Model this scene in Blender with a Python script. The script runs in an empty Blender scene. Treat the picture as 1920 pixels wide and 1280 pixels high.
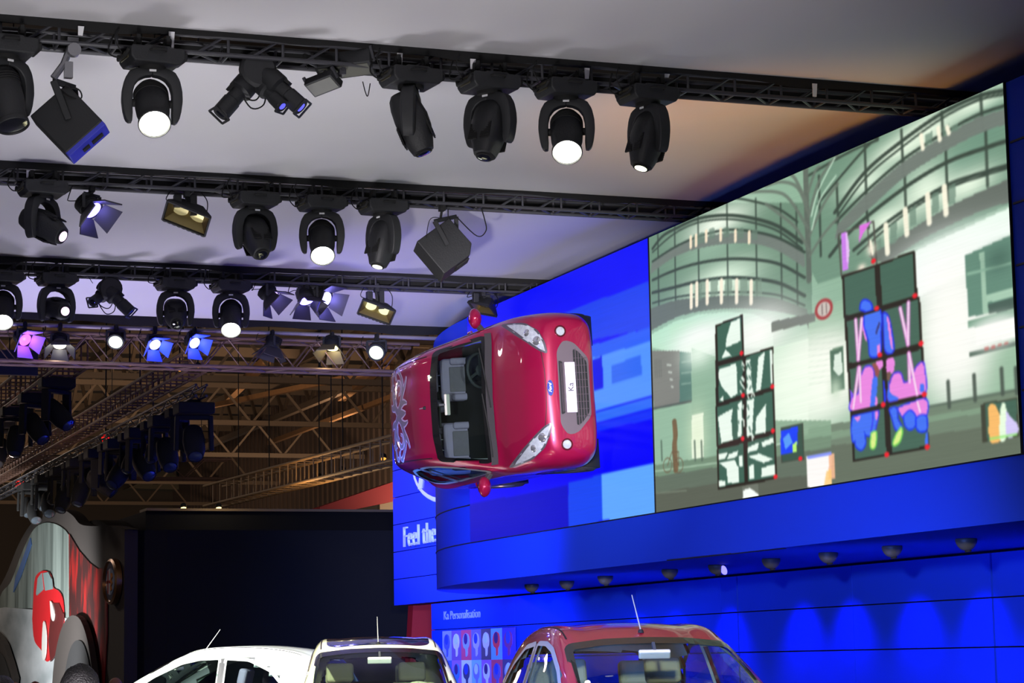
import bpy, math, random
import numpy as np
from mathutils import Vector, Matrix
from mathutils.bvhtree import BVHTree
random.seed(7)
D = bpy.data
SC = bpy.context.scene
COL = SC.collection
PI = math.pi
R = math.radians

# ------------------------------------------------------------------ camera
FPX = 4300.0
CAM = Vector((0, 0, 1.65))
_y, _p, _a = R(20.58), R(7.9), 0.018
FW = Vector((math.sin(_y)*math.cos(_p), math.cos(_y)*math.cos(_p), math.sin(_p)))
_r = Vector((math.cos(_y), -math.sin(_y), 0)); _u = _r.cross(FW)
RT = _r*math.cos(_a) - _u*math.sin(_a); UP = _u*math.cos(_a) + _r*math.sin(_a)
cd = D.cameras.new('camera'); cam = D.objects.new('camera', cd); COL.objects.link(cam)
cd.sensor_width = 36; cd.lens = FPX/1920*36; cd.clip_end = 400
cam.matrix_world = Matrix(((RT.x, UP.x, -FW.x, CAM.x), (RT.y, UP.y, -FW.y, CAM.y), (RT.z, UP.z, -FW.z, CAM.z), (0, 0, 0, 1)))
SC.camera = cam

def at(px, py, ax, val):
    """world point seen at a photo position on the plane axis=val"""
    d = FW + RT*((px-960)/FPX) - UP*((py-640)/FPX)
    return CAM + d*((val-CAM[ax])/d[ax])

# ------------------------------------------------------------------ colour
def lin(c):
    return tuple((x/255/12.92 if x/255 <= .04045 else ((x/255+.055)/1.055)**2.4) for x in c)

# ------------------------------------------------------------------ world, exposure, big lights
w = D.worlds.new('world'); SC.world = w; w.use_nodes = True
w.node_tree.nodes['Background'].inputs[0].default_value = (1, .93, .90, 1)
w.node_tree.nodes['Background'].inputs[1].default_value = .085
SC.view_settings.view_transform = 'Standard'; SC.view_settings.look = 'None'
SC.view_settings.exposure = 0; SC.view_settings.gamma = 1; SC.view_settings.use_curve_mapping = False

def spot(name, loc, tgt, power, color=(1, 1, 1), size=60, blend=.6, rad=.3):
    l = D.lights.new(name, 'SPOT'); l.energy = power; l.color = color; l.spot_size = R(size); l.spot_blend = blend; l.shadow_soft_size = rad
    o = D.objects.new(name, l); COL.objects.link(o); o.location = loc
    o.rotation_euler = (Vector(tgt)-Vector(loc)).to_track_quat('-Z', 'Y').to_euler()
    return o
def point(name, loc, power, color=(1, 1, 1), rad=.1):
    l = D.lights.new(name, 'POINT'); l.energy = power; l.color = color; l.shadow_soft_size = rad
    o = D.objects.new(name, l); COL.objects.link(o); o.location = loc
    return o

# unseen fill spots, white, warm and blue, added to light the stretched fabric
spot('ceiling_fill', (1.6, 9, .6), (2.8, 13.0, 6.3), 2200, (1, .97, .98), 74, .8, .8)
spot('ceiling_fill', (3.4, 18.2, .6), (4.6, 18.9, 6.3), 740, (.97, .95, 1), 76, .7, .8)
spot('ceiling_fill', (3.6, 23.6, .6), (4.8, 24.0, 6.3), 370, (.86, .82, 1), 84, .8, .8)
spot('ceiling_fill', (4.4, 29.6, .6), (6.0, 28.6, 6.3), 1300, (.80, .74, 1), 84, .8, .8)
spot('ceiling_fill', (6.8, 17.2, 3.0), (10.0, 18.3, 6.4), 330, (1, .42, .05), 84, 1, .4)
spot('ceiling_fill', (8.6, 24, 1.5), (8.8, 28.5, 6.3), 220, (1, .6, .3), 70, 1, .5)
spot('blue_wash', (2.5, 24.6, 2.5), (5.6, 30, 6.3), 520, (.12, .10, 1), 60, 1, .3)
spot('blue_wash', (6.5, 22, 2.5), (8.0, 25.9, 6.3), 240, (.12, .08, 1), 50, 1, .3)
spot('blue_wash', (.5, 17.5, 2.5), (3.3, 21.0, 6.3), 70, (.2, .15, 1), 30, 1, .3)
# unseen fill spots added in front of the cars to brighten them
spot('car_fill', (2.8, 7, 3.0), (6.8, 15.3, 1.5), 5200, (1, .98, .92), 40, .8, .15)
spot('car_fill', (-1.5, 12, 6.0), (6.7, 22, 1.4), 26000, (1, 1, .82), 16, .8, .15)
spot('car_fill', (3.2, 12, 2.9), (8.7, 23.5, 4.6), 6000, (1, .95, .97), 26, .8, .12)
spot('car_fill', (5.4, 13, 3.6), (9.0, 23.5, 5.0), 2500, (1, .97, 1), 22, .8, .08)
spot('car_fill', (0, 17.6, 5.6), (6.3, 26, 1.6), 26000, (.97, 1, .92), 18, .8, .12)
# unseen blue fill spots added to brighten the stand wall
spot('blue_wall_fill', (8.2, 33.0, 5.6), (12.3, 36.6, 3.6), 4200, (.12, .2, 1), 75, 1, .2)
spot('blue_wall_fill', (6.4, 23.2, 3.1), (9.9, 28.0, 3.2), 1900, (.005, .16, 1), 75, 1, .3)
spot('blue_wall_fill', (3.5, 12.5, 1.6), (10.2, 20, 1.8), 2100, (.10, .22, 1), 58, .9, .3)
spot('blue_wall_fill', (8.2, 29.0, .8), (12.3, 33.6, 1.6), 2600, (.02, .15, 1), 75, 1, .3)
spot('blue_wall_fill', (9.3, 19.2, .4), (12.3, 19.6, 1.8), 170, (.16, .22, 1), 120, .8, .2)
spot('blue_wall_fill', (9.6, 25.5, .4), (12.3, 25.8, 1.8), 170, (.14, .22, 1), 120, .8, .2)
# unseen fill lights added for the hall behind, its stands and exhibit
spot('partition_fill', (12.0, 38.9, .5), (14.0, 41, 1.9), 150, (1, .95, .9), 90, .8, .2)
point('stand_fill', (21.5, 58.5, 6.2), 150, (1, .92, .8), .3)
point('edge_fill', (10.5, 44.3, 5.1), 14, (1, .8, .45), .1)
point('hall_light', (2, 64, 10), 1500, (1, .8, .66), 1)
for hx, hy, hz, hp in ((4, 70, 6, 5000), (16, 78, 7, 6500), (27, 92, 8, 6500), (10, 112, 7, 7500), (-2, 100, 6, 4500), (22, 60, 5, 2500)): spot('hall_light', (hx, hy, hz), (hx+2, hy+14, 16), hp*.55, (1, .68, .42), 150, .5, 1)
point('hall_light', (13.2, 49, 4.9), 160, (1, .62, .3), .3)
point('hall_light', (5.5, 41, 4.5), 50, (1, .7, .6), .3)
spot('exhibit_fill', (3.6, 46, 1.2), (8.4, 49, 2.2), 5600, (.95, .98, 1), 86, .8, .3)

# ------------------------------------------------------------------ materials
MATS = {}
def P(name, color, rough=.5, metal=0, coat=0, emit=None, estr=1, spec=.5, bump=0, bscale=40, var=0, vscale=8, coat_rough=.03):
    if name in MATS: return MATS[name]
    m = D.materials.new(name); m.use_nodes = True; nt = m.node_tree; b = nt.nodes['Principled BSDF']
    c = lin(color)+(1,)
    b.inputs['Base Color'].default_value = c
    b.inputs['Roughness'].default_value = rough; b.inputs['Metallic'].default_value = metal
    b.inputs['Coat Weight'].default_value = coat; b.inputs['Coat Roughness'].default_value = coat_rough
    b.inputs['Specular IOR Level'].default_value = spec
    if emit: b.inputs['Emission Color'].default_value = lin(emit)+(1,); b.inputs['Emission Strength'].default_value = estr
    if bump or var:
        tc = nt.nodes.new('ShaderNodeTexCoord'); n = nt.nodes.new('ShaderNodeTexNoise'); nt.links.new(tc.outputs['Object'], n.inputs['Vector'])
        if bump:
            n.inputs['Scale'].default_value = bscale; n.inputs['Detail'].default_value = 4
            bp = nt.nodes.new('ShaderNodeBump'); bp.inputs['Strength'].default_value = bump; bp.inputs['Distance'].default_value = .02
            nt.links.new(n.outputs['Fac'], bp.inputs['Height']); nt.links.new(bp.outputs[0], b.inputs['Normal'])
        if var:
            n2 = nt.nodes.new('ShaderNodeTexNoise'); nt.links.new(tc.outputs['Object'], n2.inputs['Vector']); n2.inputs['Scale'].default_value = vscale
            mx = nt.nodes.new('ShaderNodeMix'); mx.data_type = 'RGBA'; mx.inputs[6].default_value = tuple(x*(1-var) for x in c[:3])+(1,); mx.inputs[7].default_value = tuple(min(1, x*(1+var)) for x in c[:3])+(1,)
            nt.links.new(n2.outputs['Fac'], mx.inputs[0]); nt.links.new(mx.outputs[2], b.inputs['Base Color'])
    MATS[name] = m
    return m
def E(name, color, s=1):
    return P(name, (10, 10, 10), .4, emit=color, estr=s)
def glass(name, tint=(200, 215, 210), gloss=.10):
    if name in MATS: return MATS[name]
    m = D.materials.new(name); m.use_nodes = True; nt = m.node_tree; nt.nodes.clear()
    o = nt.nodes.new('ShaderNodeOutputMaterial'); t = nt.nodes.new('ShaderNodeBsdfTransparent'); g = nt.nodes.new('ShaderNodeBsdfGlossy'); x = nt.nodes.new('ShaderNodeMixShader'); f = nt.nodes.new('ShaderNodeLayerWeight'); pw = nt.nodes.new('ShaderNodeMath'); pw.operation = 'POWER'; pw.inputs[1].default_value = 4; ma = nt.nodes.new('ShaderNodeMath'); ma.operation = 'MULTIPLY_ADD'; ma.inputs[1].default_value = .6; ma.inputs[2].default_value = .045; nt.links.new(f.outputs['Facing'], pw.inputs[0]); nt.links.new(pw.outputs[0], ma.inputs[0])
    t.inputs[0].default_value = lin(tint)+(1,); g.inputs['Roughness'].default_value = .02; f.inputs[0].default_value = .5
    nt.links.new(ma.outputs[0], x.inputs[0]); nt.links.new(t.outputs[0], x.inputs[1]); nt.links.new(g.outputs[0], x.inputs[2]); nt.links.new(x.outputs[0], o.inputs[0])
    MATS[name] = m
    return m

BLK = P('black_paint', (34, 35, 38), .6, var=.25, vscale=12)
BLK2 = P('black_plastic', (31, 32, 35), .58, bump=.15, bscale=60)
DARK = P('matt_black', (16, 16, 17), .8, var=.2)
STEEL = P('truss_black_steel', (66, 66, 72), .45, .2, var=.2)
ALU = P('aluminium', (150, 150, 155), .4, .8, var=.1)
WHITEP = P('white_paper', (225, 225, 228), .7, var=.03)
RUBBER = P('rubber', (44, 41, 45), .75, bump=.2)
CHROME = P('chrome', (220, 220, 225), .12, 1, var=.02)

# ------------------------------------------------------------------ mesh builder
class MB:
    def __init__(s): s.v = []; s.f = []; s.mi = []; s.cur = 0
    def add(s, vs, fs, M=None):
        b = len(s.v)
        for p in vs:
            p = Vector(p)
            if M is not None: p = M @ p
            s.v.append(p)
        for f in fs: s.f.append([b+i for i in f]); s.mi.append(s.cur)
        return s
    def box(s, c, d, M=None):
        x, y, z = c; a, b, e = d[0]/2, d[1]/2, d[2]/2
        vs = [(x+i*a, y+j*b, z+k*e) for i in (-1, 1) for j in (-1, 1) for k in (-1, 1)]
        return s.add(vs, [(0, 1, 3, 2), (4, 6, 7, 5), (0, 4, 5, 1), (2, 3, 7, 6), (0, 2, 6, 4), (1, 5, 7, 3)], M)
    def tube(s, pts, r, n=8, M=None, caps=True, close=False):
        pts = [Vector(p) for p in pts]; N = len(pts)
        rr = r if isinstance(r, (list, tuple)) else [r]*N
        t0 = (pts[1]-pts[0]).normalized(); up = Vector((0, 0, 1)) if abs(t0.z) < .9 else Vector((1, 0, 0))
        vs = []; u = t0.cross(up).normalized()
        for i, p in enumerate(pts):
            t = (pts[min(i+1, N-1)]-pts[max(i-1, 0)]).normalized()
            u = (u - t*u.dot(t)).normalized(); v = t.cross(u)
            for k in range(n):
                a = 2*PI*k/n; vs.append(p+(u*math.cos(a)+v*math.sin(a))*rr[i])
        fs = [(i*n+k, i*n+(k+1) % n, (i+1)*n+(k+1) % n, (i+1)*n+k) for i in range(N-1) for k in range(n)]
        if caps: fs += [tuple(range(n))[::-1], tuple((N-1)*n+k for k in range(n))]
        return s.add(vs, fs, M)
    def bar(s, p0, p1, w, h=None, M=None):
        """square bar from p0 to p1"""
        p0, p1 = Vector(p0), Vector(p1); h = h or w; t = (p1-p0).normalized()
        up = Vector((0, 0, 1)) if abs(t.z) < .95 else Vector((0, 1, 0))
        a = t.cross(up).normalized()*w/2; b = a.cross(t).normalized()*h/2
        vs = [p0-a-b, p0+a-b, p0+a+b, p0-a+b, p1-a-b, p1+a-b, p1+a+b, p1-a+b]
        return s.add(vs, [(3, 2, 1, 0), (4, 5, 6, 7), (0, 1, 5, 4), (1, 2, 6, 5), (2, 3, 7, 6), (3, 0, 4, 7)], M)
    def lathe(s, prof, n=24, M=None, sx=1, sy=1):
        """profile of (radius, height) turned about z"""
        N = len(prof); vs = [(r*sx*math.cos(2*PI*k/n), r*sy*math.sin(2*PI*k/n), z) for r, z in prof for k in range(n)]
        fs = [(i*n+k, i*n+(k+1) % n, (i+1)*n+(k+1) % n, (i+1)*n+k) for i in range(N-1) for k in range(n)]
        fs += [tuple(range(n))[::-1], tuple((N-1)*n+k for k in range(n))]
        return s.add(vs, fs, M)
    def prism(s, poly, a, b, M=None, ax='z'):
        """2d polygon extruded from a to b along an axis"""
        n = len(poly)
        def m(p, q):
            return (p[0], p[1], q) if ax == 'z' else ((p[0], q, p[1]) if ax == 'y' else (q, p[0], p[1]))
        vs = [m(p, a) for p in poly]+[m(p, b) for p in poly]
        fs = [tuple(range(n))[::-1], tuple(range(n, 2*n))]+[(i, (i+1) % n, n+(i+1) % n, n+i) for i in range(n)]
        return s.add(vs, fs, M)
    def build(s, name, mat, parent=None, smooth=0, bevel=0, seg=2, loc=None, recalc=True):
        me = D.meshes.new(name)
        if loc is not None: s.v = [p-Vector(loc) for p in s.v]
        me.from_pydata([tuple(p) for p in s.v], [], s.f)
        mats = mat if isinstance(mat, (list, tuple)) else [mat]
        for m in mats: me.materials.append(m)
        if len(mats) > 1: me.polygons.foreach_set('material_index', s.mi)
        if recalc:
            import bmesh
            bm = bmesh.new(); bm.from_mesh(me); bmesh.ops.recalc_face_normals(bm, faces=bm.faces); bm.to_mesh(me); bm.free()
        if smooth:
            me.shade_smooth(); me.set_sharp_from_angle(angle=R(smooth))
        o = D.objects.new(name, me); COL.objects.link(o)
        if loc is not None: o.location = loc
        if parent is not None: o.parent = parent
        if bevel:
            b = o.modifiers.new('bevel', 'BEVEL'); b.width = bevel; b.segments = seg; b.limit_method = 'ANGLE'; b.angle_limit = R(35)
        return o

def tag(o, label=None, cat=None, group=None, kind=None):
    if label: o['label'] = label
    if cat: o['category'] = cat
    if group: o['group'] = group
    if kind: o['kind'] = kind
    return o
def thing(name, label, cat, loc=(0, 0, 0), rz=0, group=None):
    o = D.objects.new(name, None); COL.objects.link(o); o.empty_display_size = .2
    o.location = loc; o.rotation_euler = (0, 0, rz)
    return tag(o, label, cat, group)
def struct(name, mb, mat, **k):
    return tag(mb.build(name, mat, **k), kind='structure')
def T(x=0, y=0, z=0): return Matrix.Translation((x, y, z))
def RX(a): return Matrix.Rotation(R(a), 4, 'X')
def RY(a): return Matrix.Rotation(R(a), 4, 'Y')
def RZ(a): return Matrix.Rotation(R(a), 4, 'Z')
def axis_mat(o, d):
    """matrix whose +z runs along d, at o"""
    return T(*o) @ Vector(d).to_track_quat('Z', 'Y').to_matrix().to_4x4()
def inside(poly, x, y):
    c = False; n = len(poly); j = n-1
    for i in range(n):
        if (poly[i][1] > y) != (poly[j][1] > y) and x < (poly[j][0]-poly[i][0])*(y-poly[i][1])/(poly[j][1]-poly[i][1])+poly[i][0]: c = not c
        j = i
    return c
def text_mesh(name, s, size, depth, mat, M, parent=None, spacing=1, sx=1, shear=0, label=None, bold=0):
    cu = D.curves.new(name, 'FONT'); cu.body = s; cu.size = size; cu.extrude = depth; cu.align_x = 'CENTER'; cu.align_y = 'CENTER'; cu.space_character = spacing; cu.shear = shear; cu.offset = bold
    o = D.objects.new(name, cu); COL.objects.link(o)
    dg = bpy.context.evaluated_depsgraph_get(); me = D.meshes.new_from_object(o.evaluated_get(dg))
    D.objects.remove(o); D.curves.remove(cu)
    me.transform(M @ Matrix.Diagonal((sx, 1, 1, 1))); me.materials.clear(); me.materials.append(mat); me.name = name
    r = D.objects.new(name, me); COL.objects.link(r)
    if parent is not None: r.parent = parent
    if label: r['label'] = label
    return r
# ================================================================== THE SETTING
ZT = 6.15
TY = [16.37, 21.25, 26.30, 30.50]
XF, XL = 9.8, 12.3
FABRIC = P('stretched_fabric', (208, 206, 210), .85, bump=.05, bscale=1.2, var=.03, vscale=.8)
WALLB = P('blue_wall_panel', (22, 60, 215), .6, spec=.12, var=.05, vscale=.6)
SEAM = P('wall_seam', (8, 12, 50), .6)
HALLM = P('hall_steel_brown', (92, 78, 66), .7, var=.3, vscale=.5)

# floor, stand platform
struct('floor', MB().box((10, 40, -.1), (120, 130, .2)), P('hall_carpet', (70, 70, 76), .8, var=.1))
struct('floor_stand_platform', MB().box((6.4, 20.9, .18), (11.4, 17.6, .345)), P('dark_grey_floor', (62, 62, 68), .3, var=.03))

# ceiling fabric: one sagging bay between each pair of trusses
def bay(n, y0, y1, zmid):
    nx, ny = 90, 16; vs = []; fs = []
    rnd = random.Random(n)
    ph = [rnd.uniform(0, 6) for _ in range(6)]
    for i in range(nx+1):
        x = -9+25*i/nx
        for j in range(ny+1):
            t = j/ny
            z = 6.335+(zmid-6.335)*math.sin(PI*t)+.014*math.sin(x*1.1+ph[0])*math.sin(PI*t)+.010*math.sin(x*2.7+t*3+ph[1])*math.sin(PI*t)
            vs.append((x, y0+(y1-y0)*t, z))
    fs = [(i*(ny+1)+j, (i+1)*(ny+1)+j, (i+1)*(ny+1)+j+1, i*(ny+1)+j+1) for i in range(nx) for j in range(ny)]
    m = MB(); m.add(vs, fs)
    return struct('ceiling', m, FABRIC, smooth=60)
bay(1, 4.5, TY[0]-.03, 6.42); bay(2, TY[0]+.28, TY[1]-.03, 6.44); bay(3, TY[1]+.28, TY[2]-.03, 6.42); bay(4, TY[2]+.28, TY[3]-.03, 6.40)

# upper wall block with the rounded far end
plan = [(XF, 6.0)]
Y0 = 27.75
for i in range(25):
    a = PI/2*i/24; plan.append((XL-(XL-XF)*max(0, math.cos(a))**1.2, Y0+5.1*math.sin(a)))
plan += [(12.9, Y0+5.1), (12.9, 6.0)]
struct('wall_screen_block', MB().prism(plan, 2.635, 6.05), WALLB, smooth=30)
def seam_line(m, p, q, w=.014): m.bar(p, q, w, w)
m = MB()
ZS = [3.14+.485*i for i in range(7)]
for z in ZS[:6]:
    pts = [(x-.002, y) for x, y in plan[1:22] if True]
    for a, b in zip(pts[:-1], pts[1:]): m.bar((a[0], a[1], z), (b[0], b[1], z), .014, .014)
    m.bar((XF-.002, 27.72, z), (XF-.002, Y0, z), .014, .014)
for z in [5.08+.485*i-.0 for i in range(-4, 2)]: m.bar((XF-.002, 6, z), (XF-.002, 14.98, z), .016, .016)
m.bar((XF-.002, 6, 3.14), (XF-.002, 27.72, 3.14), .012, .012)
struct('trim_1', m, SEAM)

# lower wall under the soffit, panel by panel over a dark backing
YE = at(809, 1160, 0, XL).y
struct('wall_right_backing', MB().box((12.45, (8+YE-.02)/2, 1.31), (.2, YE-.02-8, 2.62)), SEAM)
m = MB()
vs_ = [8, 13.8, at(1862, 1100, 0, XL).y, at(1600, 1150, 0, XL).y, at(1384, 1120, 0, XL).y, at(1352, 1120, 0, XL).y, 28.2, at(967, 1180, 0, XL).y+.02, YE]
gp = [.02, .01, .035, .008, .035, .006, .008, .008]
zz = [0, .25, .73, 1.21, 1.69, 2.17, 2.612]
for a, b, g in zip(vs_[:-1], vs_[1:], gp):
    for c, d in zip(zz[:-1], zz[1:]):
        m.box((12.325, (a+b)/2+g/2, (c+d)/2), (.05, b-a-g, d-c-.014))
struct('wall_right', m, WALLB)

# far sign wall
YA0, YA1 = 28.5, at(740, 1138, 0, XL).y
struct('wall_sign_backing', MB().box((12.55, (YA0+YA1)/2, 4.1), (.4, YA1-YA0-.03, 2.93)), SEAM)
m = MB(); zA = [2.63, 3.09, 3.57, 4.05, 4.53, 5.01, 5.56]
for c, d in zip(zA[:-1], zA[1:]): m.box((12.32, (YA0+YA1)/2, (c+d)/2), (.06, YA1-YA0, d-c-.014))
struct('wall_sign', m, P('blue_sign_wall', (40, 72, 225), .6, spec=.12, var=.04, vscale=.6))

def repeat(o, locs):
    """copies of one part along its thing"""
    o.location = locs[0]
    for l in locs[1:]:
        c_ = o.copy(); COL.objects.link(c_); c_.parent = o.parent; c_.location = l
# ------------------------------------------------------------------ lighting trusses
def truss_row(i, y, label):
    t = thing('lighting_truss', label, 'lighting truss', (0, y, ZT), 0)
    x0, x1 = -8.5, 15.5
    for yy in (0, .22):
        for z in (.018, .150): MB().tube([(x0, yy, z), (x1, yy, z)], .018, 8).build('chord', STEEL, t, smooth=40)
    m = MB(); dx = .42
    for yy in (0, .22):
        m.tube([(0, yy, .018), (.20, yy, .150), (.24, yy, .150), (.24, yy, .018)], .012, 6)
    m.tube([(0, 0, .018), (.21, .22, .018), (.24, .22, .018), (.24, 0, .018)], .011, 6)
    repeat(m.build('brace', STEEL, t, smooth=40), [(x0+dx*k, 0, 0) for k in range(57)])
    # black cloth border where the fabric bays meet, with a wavy lower hem
    m = MB(); rnd = random.Random(i*5); n = 240
    ph = [rnd.uniform(0, 6) for _ in range(4)]
    vs = []
    for k in range(n+1):
        xx = x0+(x1-x0)*k/n
        h = .150-.022+.016*math.sin(xx*2.1+ph[0])+.010*math.sin(xx*4.3+ph[1])+.006*math.sin(xx*9+ph[2])
        vs += [(xx, -.035, .190+.006*math.sin(xx*3)), (xx, -.045, h)]
    m.add(vs, [(2*k, 2*k+2, 2*k+3, 2*k+1) for k in range(n)])
    m.box(((x0+x1)/2, .27, .09), (x1-x0, .01, .15))
    m.build('cloth_border', DARK, t, recalc=False)
    return t
TR = [truss_row(0, TY[0], 'front black ladder truss under the pale fabric ceiling, carrying four large moving heads at right'),
      truss_row(1, TY[1], 'second black ladder truss from the front, its right end meeting the photo screen top'),
      truss_row(2, TY[2], 'third black ladder truss from the front, above the row of blue-lit barndoor lamps')]

def box_truss(name, label, p0, p1, s, mat, r=.025, step=.5, group=None, zig=True, wires=True):
    p0, p1 = Vector(p0), Vector(p1); L = (p1-p0).length
    t = thing(name, label, 'truss', p0, 0, group)
    M = Vector((1, 0, 0)).rotation_difference((p1-p0).normalized()).to_matrix().to_4x4()
    for a in (-1, 1):
        for b in (-1, 1): MB().tube([(0, a*s/2, b*s/2), (L, a*s/2, b*s/2)], r, 8, M).build('chord', mat, t, smooth=40)
    m = MB(); h = s/2
    if zig:
        for a in (-h, h): m.tube([(0, a, h), (step, a, -h), (2*step, a, h)], r*.5, 5, M); m.tube([(0, h, a), (step, -h, a), (2*step, h, a)], r*.5, 5, M)
        cell = 2*step
    else:
        m.tube([(0, -h, -h), (0, h, -h), (0, h, h), (0, -h, h), (0, -h, -h)], r*.6, 5, M); cell = step
    repeat(m.build('brace', mat, t, smooth=40), [tuple(M @ Vector((cell*k, 0, 0))) for k in range(min(100, int(L/cell)))])
    if wires:
        for f in (.12, .5, .88):
            q = (p1-p0)*f; MB().tube([tuple(q+Vector((0, 0, s/2))), (q.x, q.y, 16.04-p0.z)], .012, 6).build('hanging_wire', DARK, t)
    return t
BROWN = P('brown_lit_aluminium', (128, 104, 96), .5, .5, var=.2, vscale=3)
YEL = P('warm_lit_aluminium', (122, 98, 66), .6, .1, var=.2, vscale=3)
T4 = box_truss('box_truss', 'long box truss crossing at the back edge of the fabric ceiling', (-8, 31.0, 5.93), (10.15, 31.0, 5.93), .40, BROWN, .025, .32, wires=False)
m = MB(); n = 200
vs = []
for k in range(n+1):
    xx = -8.5+24*k/n; vs += [(xx, 30.44, 6.37), (xx, 30.42, 6.225+.02*math.sin(xx*1.7)+.012*math.sin(xx*5))]
m.add(vs, [(2*k, 2*k+2, 2*k+3, 2*k+1) for k in range(n)])
tag(m.build('edge_valance', DARK), 'wavy black cloth strip finishing the back edge of the fabric ceiling', 'cloth strip')
tag(MB().tube([(-8.5, 30.75, 6.215), (10.4, 30.75, 6.215)], .028, 10).build('ceiling_pipe', P('pale_pipe', (170, 160, 172), .4, .3, var=.05), smooth=40), 'thin pale pipe running below the black cloth strip at the back ceiling edge', 'pipe')

# ------------------------------------------------------------------ dark exhibition hall behind
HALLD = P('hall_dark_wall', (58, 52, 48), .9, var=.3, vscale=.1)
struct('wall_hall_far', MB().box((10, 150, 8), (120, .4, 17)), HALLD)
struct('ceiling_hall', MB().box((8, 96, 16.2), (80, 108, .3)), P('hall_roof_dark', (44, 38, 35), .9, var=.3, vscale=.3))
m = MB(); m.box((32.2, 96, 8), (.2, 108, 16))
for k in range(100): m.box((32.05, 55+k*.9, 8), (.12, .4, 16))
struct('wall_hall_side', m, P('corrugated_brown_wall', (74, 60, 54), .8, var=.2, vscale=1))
m = MB()
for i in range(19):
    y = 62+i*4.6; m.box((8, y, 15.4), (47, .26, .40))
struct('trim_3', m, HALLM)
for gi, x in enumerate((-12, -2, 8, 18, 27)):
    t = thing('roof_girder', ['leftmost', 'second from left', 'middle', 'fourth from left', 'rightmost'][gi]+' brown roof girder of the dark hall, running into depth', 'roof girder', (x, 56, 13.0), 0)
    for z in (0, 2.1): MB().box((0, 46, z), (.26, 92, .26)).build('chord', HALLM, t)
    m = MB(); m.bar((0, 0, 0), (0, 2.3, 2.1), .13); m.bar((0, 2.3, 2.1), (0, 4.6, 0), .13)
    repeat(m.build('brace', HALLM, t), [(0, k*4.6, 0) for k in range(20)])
    MB().bar((0, 20, 2.1), (0, 20, 3.0), .3).build('hanger', HALLM, t)
for gi, y in enumerate((76, 90, 104, 120, 136)):
    t = thing('cross_girder', ['nearest', 'second nearest', 'third nearest', 'fourth nearest', 'farthest'][gi]+' brown lattice girder crossing the dark hall roof from side to side', 'roof girder', (-15, y, 11.3), 0)
    for z in (0, 1.5): MB().box((23.2, 0, z), (46.5, .22, .2)).build('chord', HALLM, t)
    m = MB(); m.bar((0, 0, 0), (1.25, 0, 1.5), .09); m.bar((1.25, 0, 1.5), (2.5, 0, 0), .09)
    repeat(m.build('brace', HALLM, t), [(k*2.5, 0, 0) for k in range(18)])
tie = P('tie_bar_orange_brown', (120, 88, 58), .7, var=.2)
for k, (p0, p1) in enumerate((((428, 745), (500, 675)), ((640, 745), (730, 675)), ((400, 760), (735, 690)), ((505, 830), (745, 740)))):
    a, b = at(*p0, 2, (13.3, 12.9, 12.5, 12.1)[k]), at(*p1, 2, (13.3, 12.9, 12.5, 12.1)[k])
    tag(MB().bar((0, 0, 0), tuple(b-a), .32 if k < 2 else .2).build('diagonal_tie', tie), ['steep orange-brown roof tie right of the lit lamp over the hall', 'steep orange-brown roof tie left of the hanging car roof', 'long shallow roof tie rising towards the hanging car', 'lowest shallow roof tie above the warm-lit truss'][k], 'roof tie', 'brown ties of the hall roof').location = a
# lighting trusses of the neighbour stands
xb = at(205, 770, 2, 5.9).x
pa = at(470, 618, 0, xb); 
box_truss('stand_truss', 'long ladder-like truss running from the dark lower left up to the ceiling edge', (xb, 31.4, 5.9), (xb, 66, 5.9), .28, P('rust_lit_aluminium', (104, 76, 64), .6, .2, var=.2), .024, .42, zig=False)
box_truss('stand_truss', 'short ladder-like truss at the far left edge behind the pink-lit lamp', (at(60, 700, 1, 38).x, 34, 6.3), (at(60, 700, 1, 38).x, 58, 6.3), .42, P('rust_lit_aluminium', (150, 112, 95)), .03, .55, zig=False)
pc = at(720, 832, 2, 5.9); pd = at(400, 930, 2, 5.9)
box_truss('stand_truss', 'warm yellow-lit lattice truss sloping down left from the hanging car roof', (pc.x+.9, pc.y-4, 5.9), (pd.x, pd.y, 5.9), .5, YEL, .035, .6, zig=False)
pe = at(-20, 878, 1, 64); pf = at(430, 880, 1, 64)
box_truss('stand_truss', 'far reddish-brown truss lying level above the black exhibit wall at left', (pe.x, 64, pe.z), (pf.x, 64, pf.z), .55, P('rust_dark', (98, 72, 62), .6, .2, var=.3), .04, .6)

box_truss('stand_truss', 'black truss carrying the receding row of dark moving heads at left', (xb+.40, 33, 5.66), (xb+.40, 62, 5.66), .16, STEEL, .022, .5)
# ================================================================== STAGE LIGHTS
LENSW = E('lamp_white', (255, 255, 236), 30)
LENSP = E('lamp_pink', (255, 205, 250), 3)
LENSD = P('lens_dark', (20, 22, 30), .05, spec=1, coat=1)
LENSB = E('lamp_blue', (110, 100, 255), 9)
LENSWH = E('lamp_pale', (250, 255, 215), 3)
REFL = P('reflector_brass', (150, 135, 90), .35, .9, var=.2)

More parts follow.
